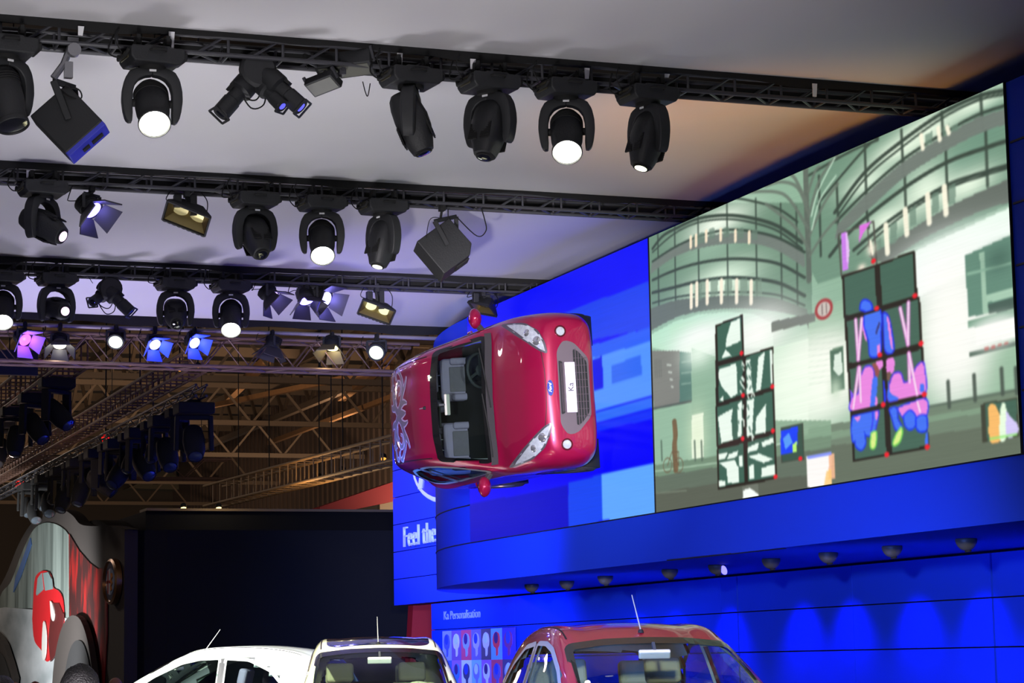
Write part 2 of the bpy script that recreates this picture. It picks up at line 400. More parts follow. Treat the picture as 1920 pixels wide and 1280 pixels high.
def cam_pan(p):
    """heading whose local -y points to the camera"""
    d = CAM-Vector(p); return math.degrees(math.atan2(d.x, -d.y))
def hook(m, x, y=0, top=.03):
    m.box((x, y, -.02), (.05, .09, .05)); m.lathe([(.035, -.02), (.035, .03)], 12, T(x-.0, y, .018) @ RY(90)); m.box((x, y-.05, .02), (.03, .02, .07))
def cable(t, pts, mat=None, r=.006):
    # smooth curve through points
    P_ = [Vector(p) for p in pts]; out = []
    for i in range(len(P_)-1):
        a, b, c, d = P_[max(i-1, 0)], P_[i], P_[i+1], P_[min(i+2, len(P_)-1)]
        for k in range(6):
            s = k/6; out.append(.5*((2*b)+(c-a)*s+(2*a-5*b+4*c-d)*s*s+(3*b-a-3*c+d)*s**3))
    out.append(P_[-1])
    return MB().tube(out, r, 6).build('cable', mat or DARK, t, smooth=60)

def moving_head(px, row, pan, tilt, kind, lens, label, py=None, dz=0, group='moving head spotlights on the trusses'):
    y = TY[row]-.085; dz += .035
    p = at(px, [130, 375, 535][row] if py is None else py, 1, y)
    t = thing('moving_head_light', label, 'stage light', (p.x, y, ZT+dz), 0, group)
    base_pan = cam_pan((p.x, y, ZT))
    # base
    B = RZ(6)
    m = MB(); hook(m, -.11); hook(m, .11); m.box((0, 0, -.045), (.30, .10, .02)); m.build('clamp', DARK, t, bevel=.004)
    m = MB()
    prof = [(-.205, -.075), (-.19, -.055), (-.10, -.055), (-.085, -.045), (.085, -.045), (.10, -.055), (.19, -.055), (.205, -.075), (.205, -.135), (.175, -.175), (-.175, -.175), (-.205, -.135)]
    m.prism(prof, -.155, .155, B, 'y'); m.build('base', BLK2, t, bevel=.012, seg=3)
    m = MB()
    for s in (-1, 1):
        m.tube([(s*.215, -.13, -.085), (s*.225, -.10, -.12), (s*.225, .10, -.12), (s*.215, .13, -.085)], .014, 8, B)
    m.tube([(-.06, -.15, -.085), (-.05, -.185, -.085), (.05, -.185, -.085), (.06, -.15, -.085)], .010, 8, B)
    m.build('handle', DARK, t, smooth=50)
    m = MB(); m.box((-.208, 0, -.11), (.008, .17, .06), B); m.box((-.214, -.05, -.11), (.01, .035, .035), B); m.box((-.214, .04, -.11), (.01, .05, .025), B); m.build('connector_panel', P('connector_metal', (110, 105, 85), .4, .7), t)
    # yoke
    Y = RZ(base_pan+pan)
    m = MB(); m.lathe([(.10, -.175), (.10, -.20), (.085, -.205)], 24); m.build('pan_bearing', DARK, t, smooth=40)
    outer = [(-.105, -.190), (-.165, -.215), (-.200, -.275), (-.218, -.355), (-.222, -.43), (-.212, -.51), (-.196, -.575), (-.176, -.60), (-.146, -.595)]
    inner = [(-.142, -.53), (-.145, -.44), (-.142, -.37), (-.128, -.315), (-.095, -.272), (-.05, -.250)]
    half = outer+inner; poly = half+[(-x, z) for x, z in half[::-1]]
    m = MB()
    # strip mesh between outer and inner outline so the U fills cleanly
    n = 24
    def samp(pl, k):
        L = [0]
        for a, b in zip(pl[:-1], pl[1:]): L.append(L[-1]+math.hypot(b[0]-a[0], b[1]-a[1]))
        s = L[-1]*k/n
        for i in range(len(L)-1):
            if s <= L[i+1]+1e-9:
                f = (s-L[i])/(L[i+1]-L[i]); return (pl[i][0]+(pl[i+1][0]-pl[i][0])*f, pl[i][1]+(pl[i+1][1]-pl[i][1])*f)
    O = outer[::-1]+[(0, -.186)]; I = inner+[(0, -.243)]
    for s in (-1, 1):
        vs = []
        for k in range(n+1):
            a, b = samp(O, k), samp(I, k); mid = ((a[0]+b[0])/2, (a[1]+b[1])/2)
            th = .048+.012*math.sin(PI*k/n)
            vs += [(s*a[0], -th*.8, a[1]), (s*mid[0], -th, mid[1]), (s*b[0], -th*.9, b[1]), (s*b[0], th*.9, b[1]), (s*mid[0], th, mid[1]), (s*a[0], th*.8, a[1])]
        fs = [(6*k+j, 6*k+(j+1) % 6, 6*k+6+(j+1) % 6, 6*k+6+j) for k in range(n) for j in range(6)]+[tuple(range(6)), tuple(6*n+j for j in range(6))[::-1]]
        m.add(vs, fs, Y)
    yk = m.build('yoke', BLK, t, smooth=50, bevel=.006)
    MB().box((0, -.064, -.215), (.05, .004, .016), Y).build('logo_plate', WHITEP, yk)
    for s in (-1, 1): MB().lathe([(.03, 0), (.03, .05), (.02, .055)], 16, Y @ T(s*.15 if s < 0 else .10, 0, -.45) @ RY(90)).build('tilt_bearing', DARK, yk, smooth=40)
    # head : local axis z -> direction ; tilt 0 = straight down, towards local -y
    H = Y @ T(0, 0, -.45) @ RX(180-tilt)
    if kind == 'wash':
        prof = [(.02, -.215), (.06, -.212), (.095, -.19), (.115, -.15), (.124, -.08), (.126, .05), (.122, .12), (.112, .17), (.110, .24), (.118, .245), (.120, .275), (.113, .28), (.106, .268)]
        hd = MB().lathe(prof, 36, H).build('head', BLK2, t, smooth=35)
        MB().lathe([(.106, .262), (.104, .270), (.07, .276), (.02, .280)], 32, H).build('lens', lens, hd, smooth=50)
        m = MB()
        for k in range(4): m.lathe([(.1265, -.12+k*.02), (.130, -.117+k*.02), (.130, -.111+k*.02), (.1265, -.108+k*.02)], 36, H)
        m.build('cooling_fin', DARK, hd, smooth=40)
    else:
        n = 28; vs = []
        st = [(-.235, .03, .03, 0), (-.225, .085, .075, 0), (-.19, .118, .10, .0), (-.12, .132, .12, .004), (-.02, .134, .132, .008), (.07, .130, .128, .006), (.15, .112, .115, .0), (.21, .092, .098, -.004), (.255, .078, .083, -.006), (.262, .066, .070, -.006)]
        for z, a, b, o in st:
            for k in range(n):
                th = 2*PI*k/n; c, s_ = math.cos(th), math.sin(th)
                vs.append((a*math.copysign(abs(c)**.75, c), b*math.copysign(abs(s_)**.75, s_)+o, z))
        fs = [(i*n+k, i*n+(k+1) % n, (i+1)*n+(k+1) % n, (i+1)*n+k) for i in range(len(st)-1) for k in range(n)]+[tuple(range(n))[::-1], tuple((len(st)-1)*n+k for k in range(n))]
        hd = MB().add(vs, fs, H).build('head', BLK2, t, smooth=35)
        MB().lathe([(.066, .258), (.066, .272), (.052, .274)], 28, H @ T(0, -.006, 0)).build('lens_ring', DARK, hd, smooth=40)
        MB().lathe([(.051, .262), (.050, .275), (.03, .281), (.01, .283)], 28, H @ T(0, -.006, 0)).build('lens', lens, hd, smooth=50)
        for s in (-1, 1):
            for yy in (-.118, .115):
                m = MB(); m.box((s*.055, yy, .10), (.08, .012, .14), H)
                for k in range(7): m.box((s*.055, yy+math.copysign(.006, yy), .045+k*.018), (.075, .008, .006), H)
                m.build('vent', DARK, hd)
    rnd = random.Random(px)
    cable(t, [(-.21, 0, -.1), (-.27, -.04, -.13+rnd.uniform(-.04, .03)), (-.32, .0, -.09), (-.30, .05, .0), (-.26, .1, .08)])
    cable(t, [(-.21, .02, -.09), (-.25, -.02, -.05), (-.28, -.03, .02), (-.24, .02, .10)], r=.005)
    return t

MH = [  # px, row, pan, tilt, kind, lens, label
 (10, 0, 35, 22, 'wash', LENSD, 'unlit black moving head cut by the left picture edge on the front truss'),
 (285, 0, 6, 44, 'wash', LENSW, 'lit black moving head on the front truss, right of the square floodlight box'),
 (770, 0, 82, 22, 'spot', LENSD, 'unlit moving head seen side on, yoke edge towards viewer, front truss'),
 (917, 0, -34, 20, 'spot', LENSD, 'unlit moving head with large twisted body left of the lit one, front truss'),
 (1060, 0, 0, 42, 'wash', LENSW, 'lit moving head with glowing white lens before the brownish fabric, front truss'),
 (1213, 0, -52, 20, 'spot', LENSWH, 'rightmost moving head on the front truss with a small glowing tip'),
 (80, 1, 52, 62, 'spot', LENSP, 'leftmost moving head of the second truss, turned right with small pink lens'),
 (478, 1, 24, 38, 'spot', LENSD, 'unlit moving head left of the lit one on the second truss, dark lens visible'),
 (603, 1, 2, 42, 'wash', LENSW, 'lit moving head in the middle of the second truss'),
 (718, 1, -50, 18, 'spot', LENSWH, 'narrow moving head between the lit one and the dark wedge speaker on second truss'),
 (6, 2, 0, 42, 'wash', LENSW, 'lit moving head cut by the left picture edge on the third truss'),
 (106, 2, 22, 78, 'spot', LENSP, 'moving head with round pink lens aimed at the viewer, third truss'),
 (329, 2, 4, 55, 'spot', LENSD, 'unlit moving head left of the lit one on the third truss'),
 (433, 2, 0, 42, 'wash', LENSW, 'lit moving head below the second truss, left of the blue barndoor lamps'),
]
for a in MH: moving_head(*a)

# ---- helpers for conventional lamps: everything built in a frame whose +z is the beam
def frame_at(px, py, row_y, d):
    p = at(px, py, 1, row_y); return p
def beam_dir(r, dn, tc):
    """direction from image-right, down, and to-camera amounts, as a world vector"""
    h = Vector((RT.x, RT.y, 0)).normalized(); c = Vector((-FW.x, -FW.y, 0)).normalized()
    return (h*r+Vector((0, 0, -1))*dn+c*tc).normalized()

def bracket(t, top, c, side, w, thick=.012):
    """U bracket from hanging point to both sides of a body centred at c"""
    s = Vector(side).normalized()*w
    top = Vector(top); c = Vector(c); up = (top-c).normalized()
    a = c+s+up*.5*w; k = max(w*1.15, .1)
    m = MB(); q = c+up*k
    m.bar(c+s, q+s, .03, thick); m.bar(q+s, q-s, thick, .03); m.bar(q-s, c-s, .03, thick); m.bar(q, top, .022)
    return m.build('bracket', BLK, t)

def fresnel(px, py, yrow, d, size, lensmat, doormat, label, top=None, doors=(1, 1, 1, 1), glow=None, group='small lamps with barndoors', tz=None, roll=0, spread=38):
    c = at(px, py, 1, yrow)
    tz = ZT if tz is None else tz
    t = thing('fresnel_lamp', label, 'stage light', (c.x, yrow, tz), 0, group)
    o = Vector((c.x, yrow, tz)); cl = c-o
    dv = Vector(d).normalized(); side = dv.cross(Vector((0, 0, 1))).normalized()
    M = T(*cl) @ dv.to_track_quat('Z', 'Y').to_matrix().to_4x4() @ RZ(roll)
    s = size
    m = MB(); m.lathe([(.45*s, -.95*s), (.62*s, -.9*s), (.66*s, -.3*s), (.60*s, -.28*s), (.60*s, -.1*s), (.72*s, -.05*s), (.72*s, .12*s), (.64*s, .12*s)], 20, M)
    b = m.build('housing', BLK2, t, smooth=35)
    m = MB()
    for k in range(5): m.lathe([(.66*s, (-.82+.1*k)*s), (.72*s, (-.81+.1*k)*s), (.72*s, (-.78+.1*k)*s), (.66*s, (-.77+.1*k)*s)], 20, M)
    m.build('cooling_fin', DARK, b, smooth=35)
    MB().lathe([(.62*s, .07*s), (.60*s, .11*s), (.4*s, .18*s), (.05*s, .22*s)], 24, M).build('lens', lensmat, b, smooth=50)
    for k, on in enumerate(doors):
        if not on: continue
        Mk = M @ RZ(90*k) @ T(0, .62*s, .12*s) @ RX(-spread)
        w0, w1, L = .58*s, .85*s, 1.15*s
        MB().prism([(-w0, 0), (w0, 0), (w1, L), (-w1, L)], -.006, .006, Mk @ RX(90)).build('barn_door', doormat, t)
    bracket(t, (0, 0, -.03), cl, side, .76*s)
    m = MB(); hook(m, 0); m.build('clamp', DARK, t)
    cable(t, [cl-dv*s*.9, cl-dv*s*1.3+Vector((-.1, 0, -.05)), Vector((-.22, 0, cl.z*.5)), Vector((-.16, .05, .06))], r=.005)
    if glow:
        spot(label.split()[0]+'_beam', c+dv*.35*s, c+dv*2, glow[0], glow[1], 95, .8, .04)
        point('lamp_glow', c+dv*.75*s, glow[0]*.22, glow[1], .03)
    return t
DOORK = P('barndoor_black', (46, 44, 52), .55)
BLUEC = (.25, .22, 1)
fresnel(172, 392, TY[1]+.08, beam_dir(.65, .72, .35), .155, LENSB, DOORK, 'single blue-lit barndoor lamp between two moving heads on the second truss', glow=(9, BLUEC))
fresnel(508, 556, TY[2]+.05, beam_dir(.62, .7, .2), .15, E('lamp_violet', (200, 160, 255), 5), DOORK, 'violet-lit barndoor lamp nearest the lit moving head, third truss', glow=(9, BLUEC))
fresnel(574, 562, TY[2]+.05, beam_dir(.25, .85, .35), .15, LENSB, DOORK, 'dark barndoor lamp pointing down between two blue-lit ones, third truss', glow=(3, BLUEC))
fresnel(608, 560, TY[2]+.12, beam_dir(.70, .45, .55), .165, E('lamp_blue_bright', (170, 165, 255), 9), DOORK, 'brightest blue-glowing barndoor lamp of the third truss', glow=(22, BLUEC))

# lamps on the far box truss; coloured doors have the lamp light painted in
Y4 = 30.70; TZ4 = 6.19
fresnel(46, 636, Y4, beam_dir(.55, .5, .5), .15, E('lamp_magenta', (225, 90, 240), 3), P('violet_lit_door', (150, 120, 220), .5), 'magenta and violet lamp at the left end of the far box truss', glow=(9, (.6, .2, 1)), tz=TZ4, group='lamps on the far box truss')
fresnel(112, 645, Y4, beam_dir(.1, .85, .45), .15, E('lamp_cream', (255, 250, 215), 5), DOORK, 'dark-hooded lamp with cream glow beside the magenta lamp on the box truss', glow=(8, (1, .95, .8)), tz=TZ4, group='lamps on the far box truss')
fresnel(217, 640, Y4, beam_dir(0, .6, .8), .16, E('lamp_green_white', (225, 255, 215), 6), P('green_tint_black', (30, 42, 34), .5), 'round lamp with greenish white glow on the far box truss', doors=(0, 0, 0, 0), tz=TZ4, group='lamps on the far box truss')
fresnel(290, 645, Y4, beam_dir(.45, .6, .6), .14, E('lamp_blue2', (140, 150, 255), 5), P('blue_lit_door', (70, 110, 255), .5), 'left one of the two bright blue lamps on the far box truss', glow=(7, BLUEC), tz=TZ4, group='lamps on the far box truss')
fresnel(364, 642, Y4, beam_dir(.55, .5, .6), .14, E('lamp_blue2', (140, 150, 255), 5), P('blue_lit_door', (70, 110, 255), .5), 'right one of the two bright blue lamps on the far box truss', glow=(7, BLUEC), tz=TZ4, group='lamps on the far box truss')
fresnel(510, 650, Y4, beam_dir(-.25, .95, .1), .16, LENSD, DOORK, 'unlit hooded lamp in the middle of the far box truss', tz=TZ4, group='lamps on the far box truss')
fresnel(622, 650, Y4, beam_dir(-.1, .9, .35), .16, E('lamp_yellow', (255, 235, 150), 6), P('warm_lit_door', (95, 85, 60), .5), 'yellow-glowing hooded lamp on the box truss left of the round white one', glow=(8, (1, .85, .45)), tz=TZ4, group='lamps on the far box truss')
fresnel(706, 660, Y4, beam_dir(-.15, .45, .8), .18, E('lamp_soft_white', (225, 240, 215), 1.6), DOORK, 'round pale lamp at the right end of the far box truss beside the hanging car', doors=(0, 0, 0, 0), tz=TZ4, group='lamps on the far box truss')

# profile spot (ellipsoidal) clusters
def profile_lamp(t, c, d, s, tint, lensmat, name='lamp_barrel'):
    dv = Vector(d).normalized(); M = T(*c) @ dv.to_track_quat('Z', 'Y').to_matrix().to_4x4()
    m = MB(); m.lathe([(.04*s, -.30*s), (.09*s, -.28*s), (.105*s, -.15*s), (.12*s, -.12*s), (.12*s, .0), (.08*s, .02*s), (.08*s, .12*s), (.088*s, .13*s), (.088*s, .30*s), (.078*s, .31*s)], 20, M)
    b = m.build(name, BLK2, t, smooth=35)
    MB().lathe([(.076*s, .29*s), (.074*s, .30*s), (.04*s, .312*s), (.005*s, .315*s)], 20, M).build('lens', lensmat, b, smooth=50)
    m = MB(); m.box((0, 0, .315*s), (.19*s, .19*s, .012), M); 
    for sx in (-1, 1): m.box((sx*.1*s, 0, .05*s), (.02*s, .05*s, .03*s), M)
    for k in range(4): m.lathe([(.108*s, (-.26+.035*k)*s), (.114*s, (-.255+.035*k)*s), (.108*s, (-.245+.035*k)*s)], 20, M)
    m2 = MB().box((0, .095*s, .03*s), (.07*s, .03*s, .08*s), M); m2.build('shutter_gate', DARK, b)
    # gel frame as ring
    g = MB(); w = .085*s
    for q in ((-w, 0, .02*s, 2*w), (w, 0, .02*s, 2*w), (0, -w, 2*w, .02*s), (0, w, 2*w, .02*s)): g.box((q[0], q[1], .325*s), (q[2], q[3], .012), M)
    g.build('gel_frame', BLK, b)
    return b
LB = E('lamp_blue_gel', (90, 90, 255), 1.6)
def profile_cluster(px, py, row, label, arr, hang):
    y = TY[row]+.08; c = at(px, py, 1, y)
    t = thing('profile_spotlight', label, 'stage light', (c.x, y, ZT), 0, 'profile spot clusters')
    o = Vector((c.x, y, ZT)); cl = c-o
    for dr, dd, d, s, lm in arr:
        h = Vector((RT.x, RT.y, 0)).normalized()
        profile_lamp(t, cl+h*dr+Vector((0, 0, -dd)), d, s, None, lm)
    m = MB(); hook(m, -.05); hook(m, .05); m.bar((0, 0, -.03), (0, 0, cl.z+.02), .07, .05); m.bar((-.04, -.03, -.03), (-.04, -.03, cl.z+.1), .02); m.build('hanging_bracket', STEEL, t)
    m = MB(); m.lathe([(.12, -.05), (.14, -.03), (.14, .03), (.12, .05)], 20, T(0, -.02, cl.z+.04) @ RX(90)); m.build('pivot_plate', BLK, t, smooth=35)
    cable(t, [(-.15, 0, cl.z-.1), (-.05, 0, cl.z-.25), (.05, 0, cl.z-.22), (.06, 0, cl.z-.1), (.0, 0, cl.z-.05)])
    cable(t, [(-.18, 0, cl.z-.05), (-.10, .02, cl.z-.16), (0, .02, cl.z-.18), (.06, 0, cl.z-.05)])
    cable(t, [(-.2, 0, cl.z+.1), (-.26, 0, cl.z+.18), (-.28, .05, -.0), (-.25, .1, .1)], r=.004)
    return t
profile_cluster(482, 142, 0, 'cluster of black profile lamps with blue gels left of the twin flat floodlights', [
    (.16, .09, beam_dir(.72, .70, .15), .8, LB), (.08, .12, beam_dir(.62, .72, .35), .62, LB), (-.13, .12, beam_dir(-.55, .75, .3), .8, LENSD)], 0)
profile_cluster(206, 548, 2, 'pair of unlit black profile lamps on the third truss, one pointing down right', [
    (.06, .06, beam_dir(.72, .70, .1), .85, LENSD), (-.10, .04, beam_dir(-.35, .5, .9), .7, LENSD)], 0)

# wide floodlights (trapezoid reflectors)
def flood(px, py, yrow, d, w, h, dep, label, lit, up=(0, 0, 1), group='wide floodlights', roll=0, tz=None, lensgroup=2):
    c = at(px, py, 1, yrow); tz = ZT if tz is None else tz
    t = thing('floodlight', label, 'stage light', (c.x, yrow, tz), 0, group); cl = c-Vector((c.x, yrow, tz))
    dv = Vector(d).normalized(); M = T(*cl) @ dv.to_track_quat('Z', 'Y').to_matrix().to_4x4() @ RZ(roll)
    m = MB(); a, b = w/2, h/2
    # tapered shell open to the front
    vs = [(-a*.45, -b*.35, -dep), (a*.45, -b*.35, -dep), (a*.45, b*.35, -dep), (-a*.45, b*.35, -dep), (-a, -b, 0), (a, -b, 0), (a, b, 0), (-a, b, 0)]
    m.add(vs, [(0, 1, 2, 3), (0, 4, 5, 1), (1, 5, 6, 2), (2, 6, 7, 3), (3, 7, 4, 0)], M)
    hs = m.build('housing', BLK, t, recalc=False); so = hs.modifiers.new('s', 'SOLIDIFY'); so.thickness = .008
    m = MB(); k = .93
    vs = [(x*k, y*k, z*.9+.0) for x, y, z in vs]
    m.add(vs, [(3, 2, 1, 0), (1, 5, 4, 0), (2, 6, 5, 1), (3, 7, 6, 2), (0, 4, 7, 3)], M)
    m.build('reflector', REFL, hs, recalc=False)
    for q in range(lensgroup):
        xx = (q-(lensgroup-1)/2)*w*.42
        MB().lathe([(.18*h, -.75*dep), (.30*h, -.5*dep), (.3*h, -.45*dep)], 20, M @ T(xx, 0, 0)).build('lamp', lit, hs, smooth=40)
    m = MB()
    for q in range(9): m.box((-a+w*(q+.5)/9, -b-.01, .01), (w/9*.6, .02, .012), M)
    m.box((0, -b, .012), (w, .015, .02), M); m.box((0, b, .012), (w, .015, .02), M); m.box((-a, 0, .012), (.015, h, .02), M); m.box((a, 0, .012), (.015, h, .02), M)
    m.build('rim', BLK, hs)
    m = MB(); hook(m, .0); m.bar((0, 0, -.03), cl-dv*dep*.7+Vector((0, 0, .0)), .035); m.bar((.07, .02, -.02), Vector((.07, .02, -.02))+Vector((0, 0, cl.z*.8)), .06, .05); m.build('bracket', BLK, t)
    MB().box((-.09, 0, cl.z*.35), (.07, .08, .12)).build('ballast_box', BLK2, t, bevel=.008)
    cable(t, [(.1, 0, cl.z*.8), (.18, 0, cl.z*.9), (.2, 0, cl.z*.3), (.12, .05, .05)], r=.005)
    cable(t, [cl-dv*dep, cl-dv*dep+Vector((-.15, 0, .05)), (-.2, 0, cl.z*.3), (-.1, .05, .08)], r=.005)
    return t
flood(350, 408, TY[1]+.08, beam_dir(-.25, .8, .55), .44, .28, .16, 'brass-toned floodlight with slotted rim between the blue lamp and moving head, second truss', P('lamp_off_gold', (190, 180, 120), .2, .8, emit=(255, 240, 180), estr=.25), roll=-38)
flood(706, 584, TY[2]+.05, beam_dir(-.15, .75, .65), .42, .24, .15, 'lit floodlight with two pale lamp cells on third truss above the far round lamp', E('lamp_flood', (255, 255, 205), 1.1), roll=-30)
flood(905, 578, TY[2]+.05, beam_dir(-.5, .85, .3), .34, .22, .14, 'rightmost floodlight on the third truss, half behind the blue screen top', LENSD, roll=-25)
# twin flat floods on the front truss
def flat_flood(t, c, d, w, h, dep, roll):
    dv = Vector(d).normalized(); M = T(*c) @ dv.to_track_quat('Z', 'Y').to_matrix().to_4x4() @ RZ(roll)
    hs = MB().box((0, 0, -dep/2), (w, h, dep), M).build('lamp_box', BLK2, t, bevel=.008)
    MB().box((0, 0, .001), (w*.88, h*.78, .006), M).build('glass', P('flood_glass', (84, 84, 78), .5, var=.2), hs)
    m = MB()
    for s in (-1, 1): m.bar((s*w*.52, 0, -dep*.5), (s*w*.52, h*.6, -dep), .02, M=M)
    m.build('side_arm', STEEL, hs)
c = at(640, 138, 1, TY[0]+.1)
t = thing('twin_floodlight', 'pair of flat grey floodlights, one above the other, on the front truss', 'stage light', (c.x, TY[0]+.1, ZT)); cl = c-Vector((c.x, TY[0]+.1, ZT))
flat_flood(t, cl+Vector((.03, 0, .02)), beam_dir(.02, .95, .3), .44, .20, .12, 14)
flat_flood(t, cl+Vector((-.15, 0, -.11)), beam_dir(-.15, .8, .5), .26, .15, .07, 18)
m = MB(); hook(m, 0); m.bar((0, 0, -.03), cl+Vector((.06, 0, .1)), .03); m.bar((0, 0, -.05), cl+Vector((-.14, 0, 0)), .03); m.build('bracket', STEEL, t)
cable(t, [cl+Vector((.17, 0, -.05)), cl+Vector((.19, 0, -.13)), cl+Vector((.21, 0, -.16)), cl+Vector((.23, 0, -.06))], r=.004)
cable(t, [cl+Vector((-.2, 0, .1)), cl+Vector((-.3, 0, .13)), (-.25, .05, 0)], r=.004)

# square speaker-like boxes hung by brackets
def hung_box(cpts, y, dep, label, name, cat, back=None, hangpx=None):
    """front outline given by three photo corners on the plane y; box has real depth"""
    tl, tr, br = [at(px, py, 1, y) for px, py in cpts]
    c = (tl+br)/2; t = thing(name, label, cat, (c.x, y, ZT)); o = Vector((c.x, y, ZT))
    ux = (tr-tl); uy = (br-tr); w, h = ux.length, uy.length; ux.normalize(); uy = (uy-ux*uy.dot(ux)).normalized(); n = ux.cross(uy)
    M = T(*(c-o)) @ Matrix(((ux.x, uy.x, n.x, 0), (ux.y, uy.y, n.y, 0), (ux.z, uy.z, n.z, 0), (0, 0, 0, 1)))
    return t, M, w, h, c-o
t, M, w, h, cl = hung_box([(52, 205), (124, 152), (202, 245)], TY[0]+.06, .3, 'large square floodlight box with blue-lit end, tilted under the front truss', 'floodlight_box', 'stage light')
b = MB().box((-.0, -.02, .10), (w, h*.86, .20), M @ RX(-18) @ RY(12)).build('housing', BLK2, t, bevel=.012)
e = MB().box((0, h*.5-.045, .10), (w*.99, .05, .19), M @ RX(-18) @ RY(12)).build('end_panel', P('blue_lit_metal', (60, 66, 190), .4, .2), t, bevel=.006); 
m = MB(); m.box((w*.2, h*.5-.015, .10), (.10, .012, .05), M @ RX(-18) @ RY(12)); m.box((-w*.1, h*.5-.015, .10), (.06, .012, .05), M @ RX(-18) @ RY(12)); m.build('connector', DARK, e)
m = MB(); m.bar((w*.0, 0, -.02), (w*.28, -h*.62, .0), .05, .03, M); m.bar((w*.28, -h*.62, 0), (w*.62, -h*.35, .10), .045, .03, M); m.bar((w*.62, -h*.35, .10), (w*.45, -h*.1, .18), .04, .03, M); m.build('bracket', BLK, t, bevel=.006)
mm = M @ Vector((w*.28, -h*.62, 0))
m = MB(); m.tube([(0.02, 0, .02), (mm.x*.6+.03, 0, mm.z*.5), (mm.x, 0, mm.z+.02)], .026, 8); m.lathe([(.05, -.03), (.05, .03)], 14, T(0.03, -.05, -.03) @ RX(90)); m.box((.0, 0, -.17), (.06, .05, .12)); m.box((.03, 0, .06), (.08, .04, .03)); m.build('hanging_clamp', ALU, t, smooth=35)
cable(t, [(mm.x, 0, mm.z), (mm.x+.08, 0, mm.z-.1), (mm.x+.2, 0, mm.z-.12), (mm.x+.18, 0, mm.z-.05), (mm.x+.05, 0, mm.z-.06)])
cable(t, [(-.28, .1, .02), (-.33, 0, -.25), (-.36, 0, -.42)], r=.003)
t, M, w, h, cl = hung_box([(789, 446), (850, 402), (886, 474)], TY[1]+.08, .3, 'dark wedge speaker hung by a bracket at the right of the second truss', 'wedge_speaker', 'speaker')
MB().prism([(-w/2, -h*.5), (w*.5, -h*.5), (w*.52, h*.3), (w*.3, h*.5), (-w*.5, h*.5)], 0, .26, M @ RX(-15)).build('cabinet', BLK2, t, bevel=.01)
m = MB(); m.box((w*.1, h*.52, .13), (.16, .012, .12), M @ RX(-15)); m.box((w*.05, h*.53, .13), (.05, .012, .06), M @ RX(-15)); m.build('handle_recess', DARK, t)
m = MB(); m.bar((0, 0, -.02), (w*.1, -h*.62, 0), .045, .02, M); m.bar((w*.1, -h*.62, 0), (w*.75, -h*.40, .15), .04, .02, M); m.bar((w*.75, -h*.40, .15), (w*.5, 0, .2), .04, .02, M); m.build('bracket', BLK, t)
mm = M @ Vector((w*.3, -h*.58, .05))
m = MB(); hook(m, mm.x); m.bar((mm.x, 0, -.02), tuple(mm), .02); m.bar((mm.x+.07, .02, -.02), (mm.x+.07, .02, mm.z), .008); m.build('clamp', DARK, t)
cable(t, [M @ Vector((w*.75, -h*.4, .15)), (.32, 0, -.28), (.42, 0, -.22), (.42, .05, -.08), (.40, .1, .05)])
cable(t, [M @ Vector((-w*.5, -h*.1, .1)), (-.18, 0, -.15), (-.05, 0, -.12)], r=.004)
# white paper tags on the trusses
k = 0
for px, py, row, hh, lb in [(322, 78, 0, .15, 'white paper tag on the front truss above the leftmost lit moving head'), (750, 116, 0, .14, 'white paper tag on the front truss above the side-on moving head'), (887, 120, 0, .08, 'short white paper tag on the front truss beside the ribbed moving head'), (1101, 138, 0, .09, 'white paper tag on the front truss right of the lit moving head'), (1251, 142, 0, .03, 'small white tag on the front truss above the rightmost moving head'), (1528, 169, 0, .11, 'white tag alone on the right stretch of the front truss'), (152, 58, 0, .07, 'white tag on the front truss above the aluminium clamp'), (54, 326, 1, .07, 'white paper tag at the left of the second truss')]:
    p = at(px, py, 1, TY[row]-.06)
    tag(MB().prism([(-.022, -hh/2), (.012, -hh/2), (.022, hh/2), (-.022, hh/2)], -.003, .003, RZ(0) @ RX(90)).build('paper_tag', WHITEP, loc=(0, 0, 0)), lb, 'tag', 'paper tags on the trusses').location = p
